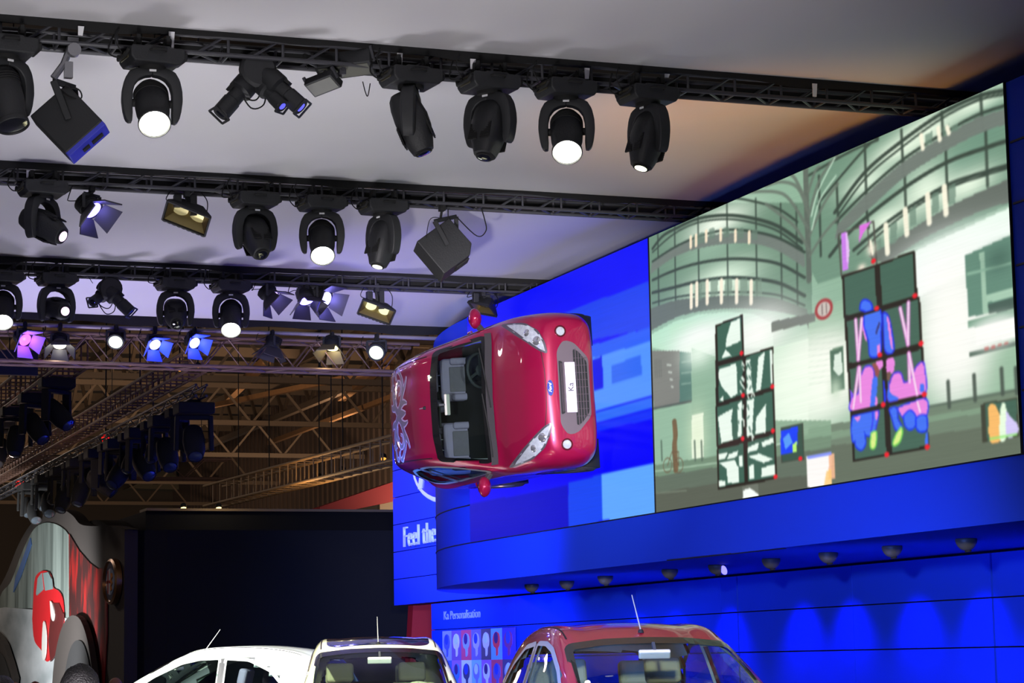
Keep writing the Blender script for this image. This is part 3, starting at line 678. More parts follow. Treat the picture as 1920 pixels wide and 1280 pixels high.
# ================================================================== LED SCREENS
def wall_px(pts, o=(0, 0), s=1.0):
    """points given in a photo crop (origin o, zoom s) -> (y, z) on the screen wall"""
    r = []
    for x, y in pts:
        p = at(o[0]+x/s, o[1]+y/s, 0, XF); r.append((p.y, p.z))
    return r
class Canvas:
    """picture held as vertex colours on the screen face; u runs along the wall, v up"""
    def __init__(s, u0, u1, v0, v1, nu, nv, base):
        s.u0, s.u1, s.v0, s.v1, s.nu, s.nv = u0, u1, v0, v1, nu, nv
        s.U, s.V = np.meshgrid(np.linspace(u0, u1, nu+1), np.linspace(v0, v1, nv+1), indexing='ij')
        s.C = np.zeros(s.U.shape+(3,)); s.C[:] = base
    def mask(s, poly, soft=0):
        m = np.zeros(s.U.shape, bool); n = len(poly); j = n-1
        for i in range(n):
            xi, yi = poly[i]; xj, yj = poly[j]
            if yi != yj:
                c = ((yi > s.V) != (yj > s.V)) & (s.U < (xj-xi)*(s.V-yi)/(yj-yi)+xi); m ^= c
            j = i
        return m.astype(float)
    def blend(s, a, col):
        a = np.clip(a, 0, 1)[..., None]; s.C = s.C*(1-a)+np.array(col, float)*a
    def poly(s, poly, col, a=1): s.blend(s.mask(poly)*a, col)
    def line(s, pts, w, col, a=1, asp=1.0):
        d = np.full(s.U.shape, 1e9)
        for (x0, y0), (x1, y1) in zip(pts[:-1], pts[1:]):
            dx, dy = (x1-x0)*asp, y1-y0; L = dx*dx+dy*dy+1e-12
            t = np.clip(((s.U-x0)*asp*dx+(s.V-y0)*dy)/L, 0, 1)
            d = np.minimum(d, np.hypot((s.U-x0)*asp-t*dx, s.V-y0-t*dy))
        s.blend(np.clip((w-d)/.008+.5, 0, 1)*a, col)
    def glow(s, c, ru, rv, col, a=1, p=2):
        d = ((s.U-c[0])/ru)**2+((s.V-c[1])/rv)**2
        s.blend(np.exp(-d**(p/2))*a, col)
    def ell(s, c, ru, rv, col, a=1):
        d = np.sqrt(((s.U-c[0])/ru)**2+((s.V-c[1])/rv)**2); s.blend(np.clip((1-d)*8+.5, 0, 1)*a, col)
    def make(s, name, x, parent, strength=1):
        # fine LED texture: faint horizontal module rows
        K = np.pad(s.C, ((1, 1), (1, 1), (0, 0)), 'edge'); K = (K[:-2]+2*K[1:-1]+K[2:])/4; K = (K[:, :-2]+2*K[:, 1:-1]+K[:, 2:])/4
        C = np.clip(K, 0, 255)/255; L = np.where(C <= .04045, C/12.92, ((C+.055)/1.055)**2.4)
        nu, nv = s.nu+1, s.nv+1
        co = np.stack([np.full(s.U.shape, x), s.U, s.V], -1).reshape(-1, 3)
        idx = np.arange(nu*nv).reshape(nu, nv)
        f = np.stack([idx[:-1, :-1], idx[:-1, 1:], idx[1:, 1:], idx[1:, :-1]], -1).reshape(-1, 4)
        me = D.meshes.new(name); me.vertices.add(len(co)); me.vertices.foreach_set('co', co.ravel())
        me.loops.add(f.size); me.loops.foreach_set('vertex_index', f.ravel()); me.polygons.add(len(f)); me.polygons.foreach_set('loop_start', np.arange(0, f.size, 4)); me.update(calc_edges=True)
        at_ = me.color_attributes.new('picture', 'FLOAT_COLOR', 'POINT')
        at_.data.foreach_set('color', np.concatenate([L.reshape(-1, 3), np.ones((nu*nv, 1))], 1).astype(np.float32).ravel())
        m = D.materials.new('led_picture'); m.use_nodes = True; nt = m.node_tree; b = nt.nodes['Principled BSDF']
        b.inputs['Base Color'].default_value = (.004, .004, .005, 1); b.inputs['Roughness'].default_value = .35; b.inputs['Specular IOR Level'].default_value = .05
        a = nt.nodes.new('ShaderNodeVertexColor'); a.layer_name = 'picture'
        tc = nt.nodes.new('ShaderNodeTexCoord'); mp = nt.nodes.new('ShaderNodeMapping'); mp.inputs['Scale'].default_value = (1, .6, 30)
        n = nt.nodes.new('ShaderNodeTexNoise'); n.inputs['Scale'].default_value = 2; n.inputs['Detail'].default_value = 3
        r = nt.nodes.new('ShaderNodeMapRange'); r.inputs[1].default_value = .3; r.inputs[2].default_value = .7; r.inputs[3].default_value = .97*strength; r.inputs[4].default_value = 1.03*strength
        nt.links.new(tc.outputs['Object'], mp.inputs[0]); nt.links.new(mp.outputs[0], n.inputs['Vector']); nt.links.new(n.outputs['Fac'], r.inputs[0])
        nt.links.new(a.outputs['Color'], b.inputs['Emission Color']); nt.links.new(r.outputs[0], b.inputs['Emission Strength'])
        me.materials.append(m); o = D.objects.new(name, me); COL.objects.link(o); o.parent = parent
        return o

SU0, SU1, SV0, SV1 = 15.02, 21.86, 3.145, 6.05
c = Canvas(SU0, SU1, SV0, SV1, 520, 300, (146, 182, 156))
Z3 = lambda p: wall_px(p, (1200, 380), 2.2055)
Z4 = lambda p: wall_px(p, (1520, 380), 2.4625)
Z5 = lambda p: wall_px(p, (1200, 120), 2.6667)
Z8 = lambda p: wall_px(p, (1560, 400), 2.6667)
def smooth(pts, k=8):
    out = []
    for i in range(len(pts)-1):
        a, b, q, d = pts[max(i-1, 0)], pts[i], pts[i+1], pts[min(i+2, len(pts)-1)]
        for j in range(k):
            t = j/k; out.append(tuple(.5*((2*b[e])+(q[e]-a[e])*t+(2*a[e]-5*b[e]+4*q[e]-d[e])*t*t+(3*b[e]-a[e]-3*q[e]+d[e])*t**3) for e in (0, 1)))
    out.append(pts[-1]); return out
def arc(zf, pts, w, col, a=1): c.line(zf(smooth(pts, 5)), w, col, a, asp=.55)
def band(zf, top, bot, col, a=1): c.poly(zf(smooth(top)+smooth(bot)[::-1]), col, a)
def dot(zf, p, ru, rv, col, a=1, soft=True):
    q = zf([p])[0]; (c.glow if soft else c.ell)(q, ru, rv, col, a)
GREY, RAIL = (104, 114, 104), (62, 76, 66)
# left drum
c.poly(Z3([(40, 0), (720, 0), (720, 480), (40, 640)]), (112, 144, 122))
dot(Z3, (330, 85), .75, .15, (245, 255, 238), 1); dot(Z3, (340, 330), .85, .20, (235, 255, 232), 1)
dot(Z3, (300, 200), .8, .10, (165, 200, 175), .5)
for x in (80, 150, 247, 367, 487, 590, 655): c.line(Z3([(x, -40+abs(x-367)*.2), (x+6, 440)]), .011, RAIL, .8, asp=.6)
arc(Z3, [(52, 120), (150, 40), (250, -5), (370, -20), (480, -5), (580, 25), (660, 80)], .010, RAIL)
arc(Z3, [(60, 190), (100, 140), (150, 110), (250, 66), (370, 52), (480, 66), (580, 98), (680, 165)], .016, RAIL)
arc(Z3, [(60, 205), (150, 128), (250, 82), (370, 68), (480, 84), (580, 118), (680, 190)], .009, RAIL)
band(Z3, [(58, 250), (150, 190), (250, 148), (370, 126), (490, 126), (590, 152), (690, 215)], [(50, 295), (150, 225), (250, 190), (370, 170), (490, 172), (590, 205), (690, 270)], (118, 128, 120), .95)
arc(Z3, [(60, 243), (150, 185), (250, 140), (370, 112), (490, 122), (590, 150), (690, 205)], .012, RAIL)
arc(Z3, [(60, 320), (150, 280), (250, 250), (370, 233), (490, 236), (590, 256), (690, 310)], .014, RAIL)
arc(Z3, [(60, 372), (150, 350), (250, 325), (370, 310), (490, 316), (590, 335), (690, 385)], .016, RAIL)
arc(Z3, [(60, 415), (150, 392), (250, 378), (370, 370), (490, 372), (590, 385), (690, 425)], .009, RAIL)
band(Z3, [(52, 440), (150, 405), (250, 392), (370, 384), (490, 386), (590, 400), (700, 440)], [(52, 530), (150, 478), (250, 450), (370, 438), (490, 440), (600, 455), (700, 475)], (104, 116, 106), .97)
for x, y in [(218, 162), (240, 155), (282, 137), (342, 132), (403, 136), (460, 142)]:
    c.line(Z3([(x, y-20), (x, y+22)]), .018, (255, 236, 205), .95, asp=.6)
    c.poly(Z3([(x+10, y-28), (x+34, y-34), (x+36, y+10), (x+12, y+14)]), (110, 135, 118), .7)
for x, y in [(220, 388), (243, 378), (286, 370), (345, 366), (408, 366), (468, 370)]:
    c.line(Z3([(x, y-45), (x, y+45)]), .022, (255, 244, 220), .97, asp=.6)
    c.poly(Z3([(x+14, y-52), (x+44, y-56), (x+44, y+12), (x+14, y+20)]), (120, 145, 125), .7)
# underside glow of the left drum
c.poly(Z3(smooth([(52, 530), (150, 478), (250, 450), (370, 438), (490, 440), (600, 455), (700, 480)])+[(720, 1000), (60, 1000)]), (150, 188, 162))
c.poly(Z3([(52, 545), (150, 492), (250, 462), (370, 450), (480, 460), (560, 500), (560, 600), (330, 600), (210, 612), (120, 612), (60, 600)]), (190, 235, 205), .9)
dot(Z3, (255, 560), .7, .17, (255, 255, 255), 1); dot(Z3, (500, 540), .75, .28, (255, 255, 250), 1); dot(Z3, (250, 610), .5, .1, (250, 255, 250), .9)
c.poly(Z3([(56, 612), (172, 612), (172, 840), (64, 850)]), (132, 134, 128)); c.poly(Z3([(172, 615), (220, 620), (222, 820), (172, 830)]), (92, 128, 118))
for i in range(4): c.line(Z3([(70+i*8, 650), (72+i*8, 720)]), .006, (100, 105, 100), .8); c.line(Z3([(120+i*6, 670+i*30), (136+i*3, 672+i*30)]), .010, (205, 215, 205), .8)
for i in range(3): c.line(Z3([(180, 660+i*45), (218, 655+i*45)]), .007, (150, 180, 165), .8)
c.poly(Z3([(60, 850), (222, 818), (222, 1070), (72, 1095)]), (152, 188, 162)); c.line(Z3([(60, 852), (222, 820)]), .012, (90, 100, 95))
c.poly(Z3([(222, 600), (330, 640), (332, 1040), (222, 1060)]), (146, 182, 156)); c.glow(Z3([(250, 620)])[0], .4, .15, (240, 255, 240), .9)
c.poly(Z3([(222, 880), (270, 868), (272, 1050), (222, 1060)]), (245, 255, 235)); c.glow(Z3([(245, 960)])[0], .25, .3, (225, 240, 205), .6)
# right drum
c.poly(Z5([(850, 400), (1840, 100), (1860, 700), (1290, 960), (900, 1100), (850, 1000)]), (116, 150, 128))
for p, ru, rv in [((1440, 330), .5, .14), ((1160, 590), .5, .12), ((1450, 620), .55, .2), ((1650, 600), .45, .12), ((1250, 780), .4, .12), ((1700, 200), .5, .08), ((1300, 430), .5, .1)]: dot(Z5, p, ru, rv, (240, 255, 232), .95)
for p in [(1620, 470), (1250, 620), (1750, 300)]: dot(Z5, p, .4, .15, (110, 150, 130), .5)
for x, y0, y1 in [(905, 560, 960), (995, 600, 900), (1135, 400, 740), (1145, 740, 820), (1318, 330, 560), (1335, 560, 860), (1520, 240, 420), (1540, 420, 690), (1715, 150, 330), (1740, 330, 610)]: c.line(Z5([(x, y0), (x+10, y1)]), .013, RAIL, .9, asp=.6)
arc(Z5, [(985, 742), (1130, 548), (1300, 402), (1520, 248), (1700, 163), (1835, 132)], .018, RAIL); arc(Z5, [(1000, 758), (1140, 570), (1310, 425), (1525, 270), (1705, 182), (1838, 152)], .010, RAIL)
arc(Z5, [(850, 560), (985, 480), (1100, 420), (1200, 380)], .012, RAIL); arc(Z5, [(900, 700), (1000, 580), (1130, 430), (1200, 370)], .012, RAIL)
band(Z5, [(1000, 800), (1150, 645), (1340, 482), (1550, 350), (1700, 270), (1838, 225)], [(985, 880), (1160, 722), (1340, 562), (1550, 430), (1700, 352), (1842, 300)], (116, 126, 118), .97)
arc(Z5, [(990, 790), (1150, 630), (1340, 468), (1550, 335), (1700, 255), (1838, 208)], .014, RAIL)
arc(Z5, [(960, 960), (1080, 820), (1330, 622), (1550, 490), (1740, 420), (1845, 385)], .018, RAIL)
arc(Z5, [(1080, 930), (1250, 790), (1400, 690), (1560, 600), (1740, 540), (1850, 507)], .016, RAIL); arc(Z5, [(1100, 950), (1260, 808), (1400, 708), (1560, 618), (1740, 556), (1850, 522)], .009, RAIL)
band(Z5, [(1150, 960), (1300, 872), (1450, 775), (1600, 692), (1750, 622), (1856, 575)], [(1240, 1000), (1400, 890), (1550, 812), (1700, 742), (1780, 715), (1860, 690)], (104, 112, 104), .97)
for x, y, h in [(1420, 390, 34), (1505, 350, 30), (1550, 332, 16), (1243, 875, 70), (1340, 790, 62), (1452, 725, 70), (1536, 682, 68), (1165, 920, 30)]:
    c.line(Z5([(x-3, y-h), (x+6, y+h)]), .024 if h > 50 else .018, (255, 250, 225), .97, asp=.6)
    c.poly(Z5([(x+18, y-h), (x+52, y-h-20), (x+54, y+h*.2), (x+20, y+h*.4)]), (112, 140, 122), .75)
# trunk between the drums
c.line(Z5([(838, 500), (845, 760), (852, 900), (856, 1080)]), .030, (98, 108, 98), .95, asp=.6)
for pts in [[(850, 740), (800, 620), (720, 590), (640, 610)], [(848, 700), (790, 580), (760, 550)], [(850, 820), (760, 680), (690, 640), (560, 640)], [(852, 640), (885, 540), (905, 515)], [(855, 760), (900, 600), (960, 500), (1000, 455)], [(858, 860), (930, 700), (1000, 600)], [(858, 960), (930, 850), (1000, 770)], [(856, 930), (790, 820), (720, 760), (640, 700)]]: arc(Z5, pts, .014, (108, 120, 108), .9)
for pts in [[(870, 830), (910, 680), (990, 560)], [(868, 760), (900, 640), (985, 470)]]: arc(Z5, pts, .008, (205, 235, 210), .8)
c.poly(Z3([(690, 470), (745, 460), (714, 552)]), (98, 106, 98))
# right facade below the drum, white glare
c.poly(Z3([(560, 600), (700, 560), (900, 520), (900, 1000), (565, 1000)]), (205, 232, 208))
c.poly(Z4([(0, 520), (400, 330), (935, 130), (960, 560), (975, 860), (550, 945), (0, 1050)]), (156, 190, 162))
c.poly(Z4([(380, 260), (500, 220), (935, 20), (940, 140), (725, 235), (722, 330), (640, 360), (505, 440), (380, 400)]), (235, 255, 238), .95)
dot(Z4, (600, 320), .70, .28, (255, 255, 255), 1); dot(Z4, (800, 160), .9, .14, (250, 255, 250), .8)
c.glow(Z4([(670, 600)])[0], .62, .62, (255, 255, 248), 1, 4); c.glow(Z4([(60, 800)])[0], .95, .42, (255, 255, 245), 1, 4); c.glow(Z3([(640, 800)])[0], .7, .5, (240, 255, 235), .8)
for i in range(14): c.line(Z4([(0, 500+i*26), (160, 480+i*26)]), .003, (170, 195, 172), .35)
c.poly(Z4([(722, 245), (935, 150), (950, 480), (740, 530)]), (104, 142, 124)); c.poly(Z4([(790, 235), (812, 228), (830, 512), (808, 516)]), (165, 200, 175)); c.poly(Z4([(822, 425), (945, 390), (948, 430), (826, 462)]), (170, 205, 180)); c.poly(Z4([(830, 470), (948, 440), (950, 490), (835, 515)]), (78, 100, 90))
c.line(Z4([(735, 330), (935, 280)]), .010, (150, 190, 165)); dot(Z4, (880, 260), .2, .1, (70, 100, 88), .6)
c.poly(Z4([(735, 545), (960, 490), (962, 535), (740, 580)]), (120, 160, 135)); c.poly(Z4([(745, 690), (960, 640), (962, 660), (746, 712)]), (88, 108, 95))
c.poly(Z4([(770, 580), (958, 528), (962, 618), (776, 660)]), (255, 255, 250)); c.glow(Z4([(865, 595)])[0], .45, .14, (255, 255, 250), .8, 4)
for i in range(4): c.poly(Z4([(815+i*30, 668-i*8), (835+i*30, 663-i*8), (833+i*30, 678-i*8), (812+i*30, 683-i*8)]), (200, 120, 115), .8)
c.poly(Z4([(0, 1040), (180, 1010), (555, 940), (975, 860), (990, 1300), (0, 1300)]), (118, 136, 116)); c.poly(Z4([(0, 1075), (400, 1010), (975, 915), (975, 940), (0, 1110)]), (138, 168, 140), .7)
c.poly(Z4([(0, 1130), (500, 1080), (990, 1010), (990, 1300), (0, 1300)]), (102, 112, 96), .85)
c.line(Z4([(550, 942), (970, 862)]), .010, (96, 112, 98)); 
for x, y in [(645, 825), (765, 795), (892, 765), (958, 762)]: c.line(Z4([(x, y), (x+6, y+118)]), .016, (80, 92, 82), .95, asp=.6)
# ground on the left
c.poly(Z3([(60, 1085), (330, 1045), (560, 1010), (800, 920), (800, 1320), (60, 1320)]), (120, 146, 122)); c.poly(Z3([(60, 1135), (340, 1090), (800, 1010), (800, 1320), (60, 1320)]), (100, 112, 98), .9); c.poly(Z3([(60, 1200), (400, 1150), (800, 1120), (800, 1340), (60, 1340)]), (92, 96, 84), .8)
c.line(Z3([(70, 1110), (330, 1075)]), .008, (165, 195, 168)); c.line(Z3([(75, 1200), (200, 1190)]), .006, (135, 150, 130), .7)
c.poly(Z3([(560, 900), (800, 900), (800, 960), (560, 1000)]), (138, 170, 142), .9)
arc(Z3, [(150, 905), (155, 960), (150, 1010), (156, 1105)], .030, (116, 92, 66), .9); c.line(Z3([(150, 930), (160, 1100)]), .030, (128, 104, 76), .7, asp=.7)
for x in (122, 168):
    q = Z3([(x, 1085)])[0]
    pts = [(q[0]+.11*math.cos(t/12*2*PI), q[1]+.075*math.sin(t/12*2*PI)) for t in range(13)]; c.line(pts, .006, (112, 92, 70), .9)
c.line(Z3([(122, 1085), (140, 1030), (168, 1030), (168, 1085), (140, 1030)]), .007, (112, 92, 70), .9)
for x in (96, 234, 262): c.line(Z3([(x, 985), (x+3, 1065)]), .012, (90, 110, 95), .8, asp=.6)
# sign and bar
c.poly(Z3([(553, 492), (733, 455), (733, 492), (553, 535)]), (128, 134, 126)); 
q = Z3([(769, 440)])[0]; c.ell(q, .17, .095, (170, 70, 70)); c.ell(q, .12, .065, (205, 195, 185)); c.line([(q[0]-.05, q[1]-.04), (q[0]-.05, q[1]+.04)], .008, (110, 90, 90)); c.line([(q[0]+.03, q[1]-.04), (q[0]+.03, q[1]+.04)], .010, (110, 90, 90))
# left stack of lit panels
FR, GRN, WHT, RED = (46, 42, 34), (66, 104, 88), (238, 252, 240), (240, 40, 50)
def panel(zf, q, frame, fill, k=.062):
    c.poly(zf(q), frame); cx = sum(p[0] for p in q)/4; cy = sum(p[1] for p in q)/4
    c.poly(zf([(cx+(x-cx)*(1-k*1.6), cy+(y-cy)*(1-k)) for x, y in q]), fill)
P1 = [(320, 508), (432, 464), (437, 630), (325, 662)]; P2 = [(326, 672), (437, 640), (440, 796), (329, 832)]; P3 = [(321, 842), (439, 806), (440, 972), (326, 1008)]; P4 = [(328, 1016), (441, 988), (447, 1160), (332, 1182)]
Q2 = [(440, 634), (558, 597), (563, 765), (442, 800)]; Q3 = [(442, 808), (563, 772), (567, 946), (443, 975)]; Q4 = [(446, 985), (567, 952), (573, 1138), (450, 1160)]
c.poly(Z3([(319, 506), (433, 462), (438, 606), (438, 634), (559, 594), (575, 1140), (450, 1168), (331, 1186), (322, 842)]), FR)
for q in (P1, P2, P3, P4, Q2, Q3, Q4): panel(Z3, q, FR, GRN)
for q in [[(385, 492), (422, 478), (424, 572), (362, 600), (366, 560)], [(362, 606), (388, 634), (345, 642)],
          [(335, 690), (405, 664), (410, 700), (412, 790), (385, 806), (345, 760), (332, 720)], [(336, 815), (352, 798), (354, 822)],
          [(330, 885), (392, 850), (386, 900), (392, 980), (345, 994)], [(412, 830), (430, 824), (428, 965), (412, 970)],
          [(450, 650), (466, 646), (474, 785), (450, 792)], [(498, 640), (525, 614), (516, 700), (508, 772), (488, 778)], [(545, 612), (556, 608), (556, 750), (548, 742)],
          [(450, 820), (480, 812), (472, 962), (450, 966)], [(488, 890), (530, 830), (528, 950), (486, 958)],
          [(333, 1040), (372, 1030), (360, 1058), (335, 1062)], [(376, 1040), (414, 1024), (410, 1050), (368, 1060)], [(335, 1075), (400, 1062), (416, 1100), (366, 1100)], [(366, 1100), (416, 1090), (418, 1155), (372, 1160)], [(334, 1150), (362, 1148), (362, 1168), (335, 1172)], [(418, 1046), (432, 1044), (434, 1090), (420, 1094)],
          [(455, 1012), (500, 990), (496, 1020), (454, 1034)], [(510, 990), (560, 970), (562, 992), (516, 1010)], [(456, 1050), (500, 1036), (560, 1060), (520, 1076)], [(512, 1096), (566, 1080), (568, 1126), (510, 1136)], [(458, 1090), (478, 1080), (480, 1140), (460, 1144)]]: c.poly(Z3(q), WHT)
rn = random.Random(3)
for k in range(46):
    x = rn.uniform(410, 480); y = rn.uniform(650, 965)
    c.line(Z3([(x, y), (x+rn.uniform(-6, 10), y+rn.uniform(8, 22))]), .008, GRN if k % 2 else WHT, .9, asp=.6)
for p in [(428, 622), (556, 760), (434, 796), (558, 943), (433, 975), (569, 1132)]: dot(Z3, p, .042, .022, RED, 1, False)
# small blue screen, white box, floor piece
panel(Z3, [(590, 932), (683, 908), (690, 1062), (592, 1075)], (70, 78, 66), (60, 88, 74)); c.poly(Z3([(590, 945), (662, 922), (660, 1000), (640, 1032), (592, 1040)]), (30, 70, 250)); c.poly(Z3([(600, 975), (625, 950), (640, 990), (610, 1020)]), (90, 160, 250)); c.poly(Z3([(640, 1000), (658, 985), (656, 1028), (640, 1034)]), (190, 245, 120)); dot(Z3, (672, 1058), .04, .02, RED, 1, False)
c.poly(Z3([(697, 1046), (800, 1030), (802, 1164), (702, 1178)]), (255, 252, 248)); c.poly(Z4([(95, 1160), (118, 1155), (122, 1272), (92, 1275)]), (250, 190, 150), .9); c.poly(Z3([(700, 1046), (800, 1030), (800, 1044), (702, 1060)]), (110, 130, 250), .8); c.poly(Z3([(780, 1110), (800, 1100), (802, 1164), (770, 1168)]), (255, 205, 120), .8)
c.poly(Z3([(430, 1172), (496, 1160), (500, 1212), (434, 1222)]), (112, 118, 106)); c.poly(Z3([(434, 1190), (462, 1178), (500, 1206), (498, 1214), (434, 1222)]), (250, 255, 250))
# right stack of lit panels with the coloured figure
panel(Z4, [(98, 680), (162, 660), (168, 860), (104, 880)], (120, 150, 125), (88, 118, 98)); c.poly(Z4([(120, 700), (150, 690), (160, 780), (140, 800), (115, 770)]), (225, 240, 225)); dot(Z4, (125, 860), .12, .1, (205, 225, 200), .8)
c.line(Z4([(139, 148), (300, 88), (316, 292), (152, 336), (139, 148)]), .009, (84, 84, 76), .9, asp=.6); c.line(Z4([(272, 96), (280, 200), (300, 280)]), .007, (84, 84, 76), .9, asp=.6)
c.poly(Z4([(150, 142), (176, 136), (188, 200), (184, 308), (156, 318)]), (205, 130, 235)); c.poly(Z4([(170, 140), (180, 138), (190, 220), (182, 300), (174, 250)]), (240, 205, 250), .8); c.poly(Z4([(236, 105), (290, 88), (252, 142), (234, 186)]), (226, 120, 228)); dot(Z4, (290, 215), .08, .05, (250, 240, 220), .9); dot(Z4, (246, 298), .07, .03, (250, 235, 215), .9)
LP = [[(155, 340), (312, 290), (326, 492), (162, 530)], [(318, 285), (490, 224), (502, 432), (334, 482)], [(168, 540), (328, 500), (342, 712), (180, 750)], [(338, 492), (514, 438), (526, 652), (352, 702)],
      [(180, 762), (344, 716), (356, 930), (192, 966)], [(350, 716), (528, 668), (542, 884), (364, 926)], [(194, 984), (358, 942), (370, 1164), (206, 1192)], [(364, 934), (544, 898), (558, 1128), (376, 1166)]]
c.poly(Z4([(153, 338), (491, 222), (505, 436), (515, 436), (558, 1132), (206, 1195)]), FR)
for q in LP: panel(Z4, q, FR, (74, 106, 90), .07)
PK, BL = (236, 138, 226), (72, 118, 246)
def blob(pts, col, edge=None):
    if edge: c.line(Z4(smooth(pts+[pts[0]], 4)), .016, edge, .9, asp=.7)
    c.poly(Z4(smooth(pts+[pts[0]], 4)), col)
blob([(240, 490), (246, 460), (265, 452), (286, 466), (292, 488), (268, 500)], BL, (30, 50, 250))
blob([(245, 525), (258, 560), (270, 640), (258, 620), (250, 580)], PK); blob([(262, 515), (330, 500), (333, 600), (330, 695), (288, 706), (280, 640), (258, 560)], BL, (30, 50, 250)); c.poly(Z4([(326, 545), (330, 560), (314, 615), (310, 600)]), (60, 60, 120)); c.poly(Z4([(318, 660), (332, 650), (334, 700), (318, 704)]), PK)
blob([(348, 510), (366, 525), (380, 580), (392, 680), (358, 686), (350, 600)], BL, (40, 50, 240)); blob([(360, 520), (374, 545), (390, 660), (388, 680), (376, 640)], PK)
blob([(306, 738), (340, 728), (342, 760), (318, 770)], PK); c.poly(Z4([(294, 745), (312, 740), (330, 780), (318, 815), (302, 790)]), (150, 84, 78)); blob([(358, 725), (394, 716), (394, 780), (362, 790)], PK); c.poly(Z4([(362, 785), (380, 780), (376, 820), (364, 820)]), (120, 90, 78))
blob([(245, 800), (262, 762), (290, 760), (302, 800), (300, 880), (290, 940), (196, 958), (204, 900), (232, 880)], PK, (90, 70, 240)); blob([(296, 812), (318, 805), (316, 880), (308, 936), (286, 940)], BL); blob([(190, 860), (205, 880), (200, 910), (194, 900)], (130, 90, 240)); blob([(308, 895), (320, 900), (318, 930), (308, 936)], PK)
blob([(376, 840), (395, 792), (425, 790), (440, 830), (470, 822), (500, 760), (524, 740), (534, 760), (538, 880), (450, 902), (372, 912)], PK, (90, 60, 240)); blob([(368, 820), (380, 880), (420, 902), (370, 914)], BL); blob([(345, 820), (352, 830), (358, 915), (348, 915)], (40, 60, 240)); blob([(516, 840), (532, 835), (536, 868), (516, 872)], BL)
blob([(205, 990), (240, 980), (280, 970), (302, 972), (300, 1060), (270, 1072), (256, 1050), (262, 1110), (244, 1138), (222, 1125), (216, 1095), (206, 1100), (200, 1040)], BL, (30, 60, 250)); blob([(210, 992), (240, 984), (228, 1010)], PK); blob([(300, 968), (322, 962), (318, 1000), (305, 1060), (312, 1075), (300, 1075), (292, 1060), (300, 1010)], BL, (60, 60, 240)); blob([(308, 965), (322, 962), (318, 998), (310, 1000)], PK)
blob([(292, 1065), (312, 1062), (308, 1120), (296, 1132), (288, 1118)], (222, 244, 140), (120, 220, 90))
blob([(376, 955), (404, 948), (412, 1000), (430, 1035), (416, 1050), (402, 1040), (390, 1000)], BL, (40, 60, 240)); blob([(428, 1040), (432, 1060), (420, 1100), (398, 1118), (394, 1105), (408, 1070)], (222, 244, 140), (120, 220, 90))
blob([(414, 950), (460, 930), (542, 908), (544, 980), (500, 990), (470, 960), (440, 990)], PK, (60, 70, 250)); blob([(442, 985), (470, 962), (494, 990), (490, 1030), (468, 1044), (448, 1024)], BL, (30, 60, 250)); blob([(498, 1000), (518, 985), (544, 990), (546, 1040), (528, 1054), (504, 1044)], BL, (30, 60, 250)); blob([(540, 1075), (550, 1056), (552, 1120), (540, 1112)], BL)
c.poly(Z4([(162, 530), (328, 490), (328, 500), (168, 542)]), FR); c.poly(Z4([(180, 750), (342, 710), (526, 650), (528, 670), (350, 716), (180, 764)]), FR); c.poly(Z4([(192, 962), (356, 926), (542, 880), (544, 898), (358, 944), (194, 985)]), FR)
for pts in [[(218, 540), (230, 725)], [(246, 535), (230, 725)], [(232, 760), (207, 950)], [(236, 760), (242, 920)], [(424, 487), (460, 655)], [(462, 460), (460, 655)], [(464, 695), (468, 830)], [(464, 695), (502, 885)], [(504, 920), (516, 966)]]:
    c.line(Z4(pts), .018, (232, 120, 220), .8, asp=.6); c.line(Z4(pts), .010, (250, 225, 245), .95, asp=.6)
for p in [(300, 270), (315, 488), (492, 430), (330, 703), (520, 650), (345, 932), (535, 885), (362, 1162), (549, 1127)]: dot(Z4, p, .042, .022, RED, 1, False)
# bright little screen at the right
c.poly(Z4([(795, 935), (812, 925), (820, 1108), (802, 1108)]), (70, 72, 60)); panel(Z4, [(806, 926), (968, 898), (976, 1078), (820, 1108)], (70, 72, 58), (74, 106, 90)); blob([(832, 935), (862, 932), (884, 985), (892, 1090), (838, 1098)], (250, 190, 110)); blob([(886, 960), (898, 922), (914, 950), (916, 1080), (884, 1092)], (235, 255, 225)); blob([(914, 960), (945, 1000), (966, 1020), (968, 1060), (916, 1082)], (215, 205, 250)); c.poly(Z4([(838, 1085), (966, 1060), (967, 1072), (838, 1098)]), (150, 235, 120), .8)
scr = thing('led_video_screen', 'huge LED screen showing a greenish night city building and stacked lit panels', 'screen', (XF, (SU0+SU1)/2, SV0))
def place(o):
    o.matrix_parent_inverse = Matrix.Identity(4); o.location = -Vector(o.parent.location)
place(c.make('display', XF-.022, scr, 1.0))
fr = MB().box((XF-.008, (SU0+SU1)/2, (SV0+SV1)/2), (.022, SU1-SU0+.02, SV1-SV0+.01)).build('screen_frame', DARK, scr); place(fr)

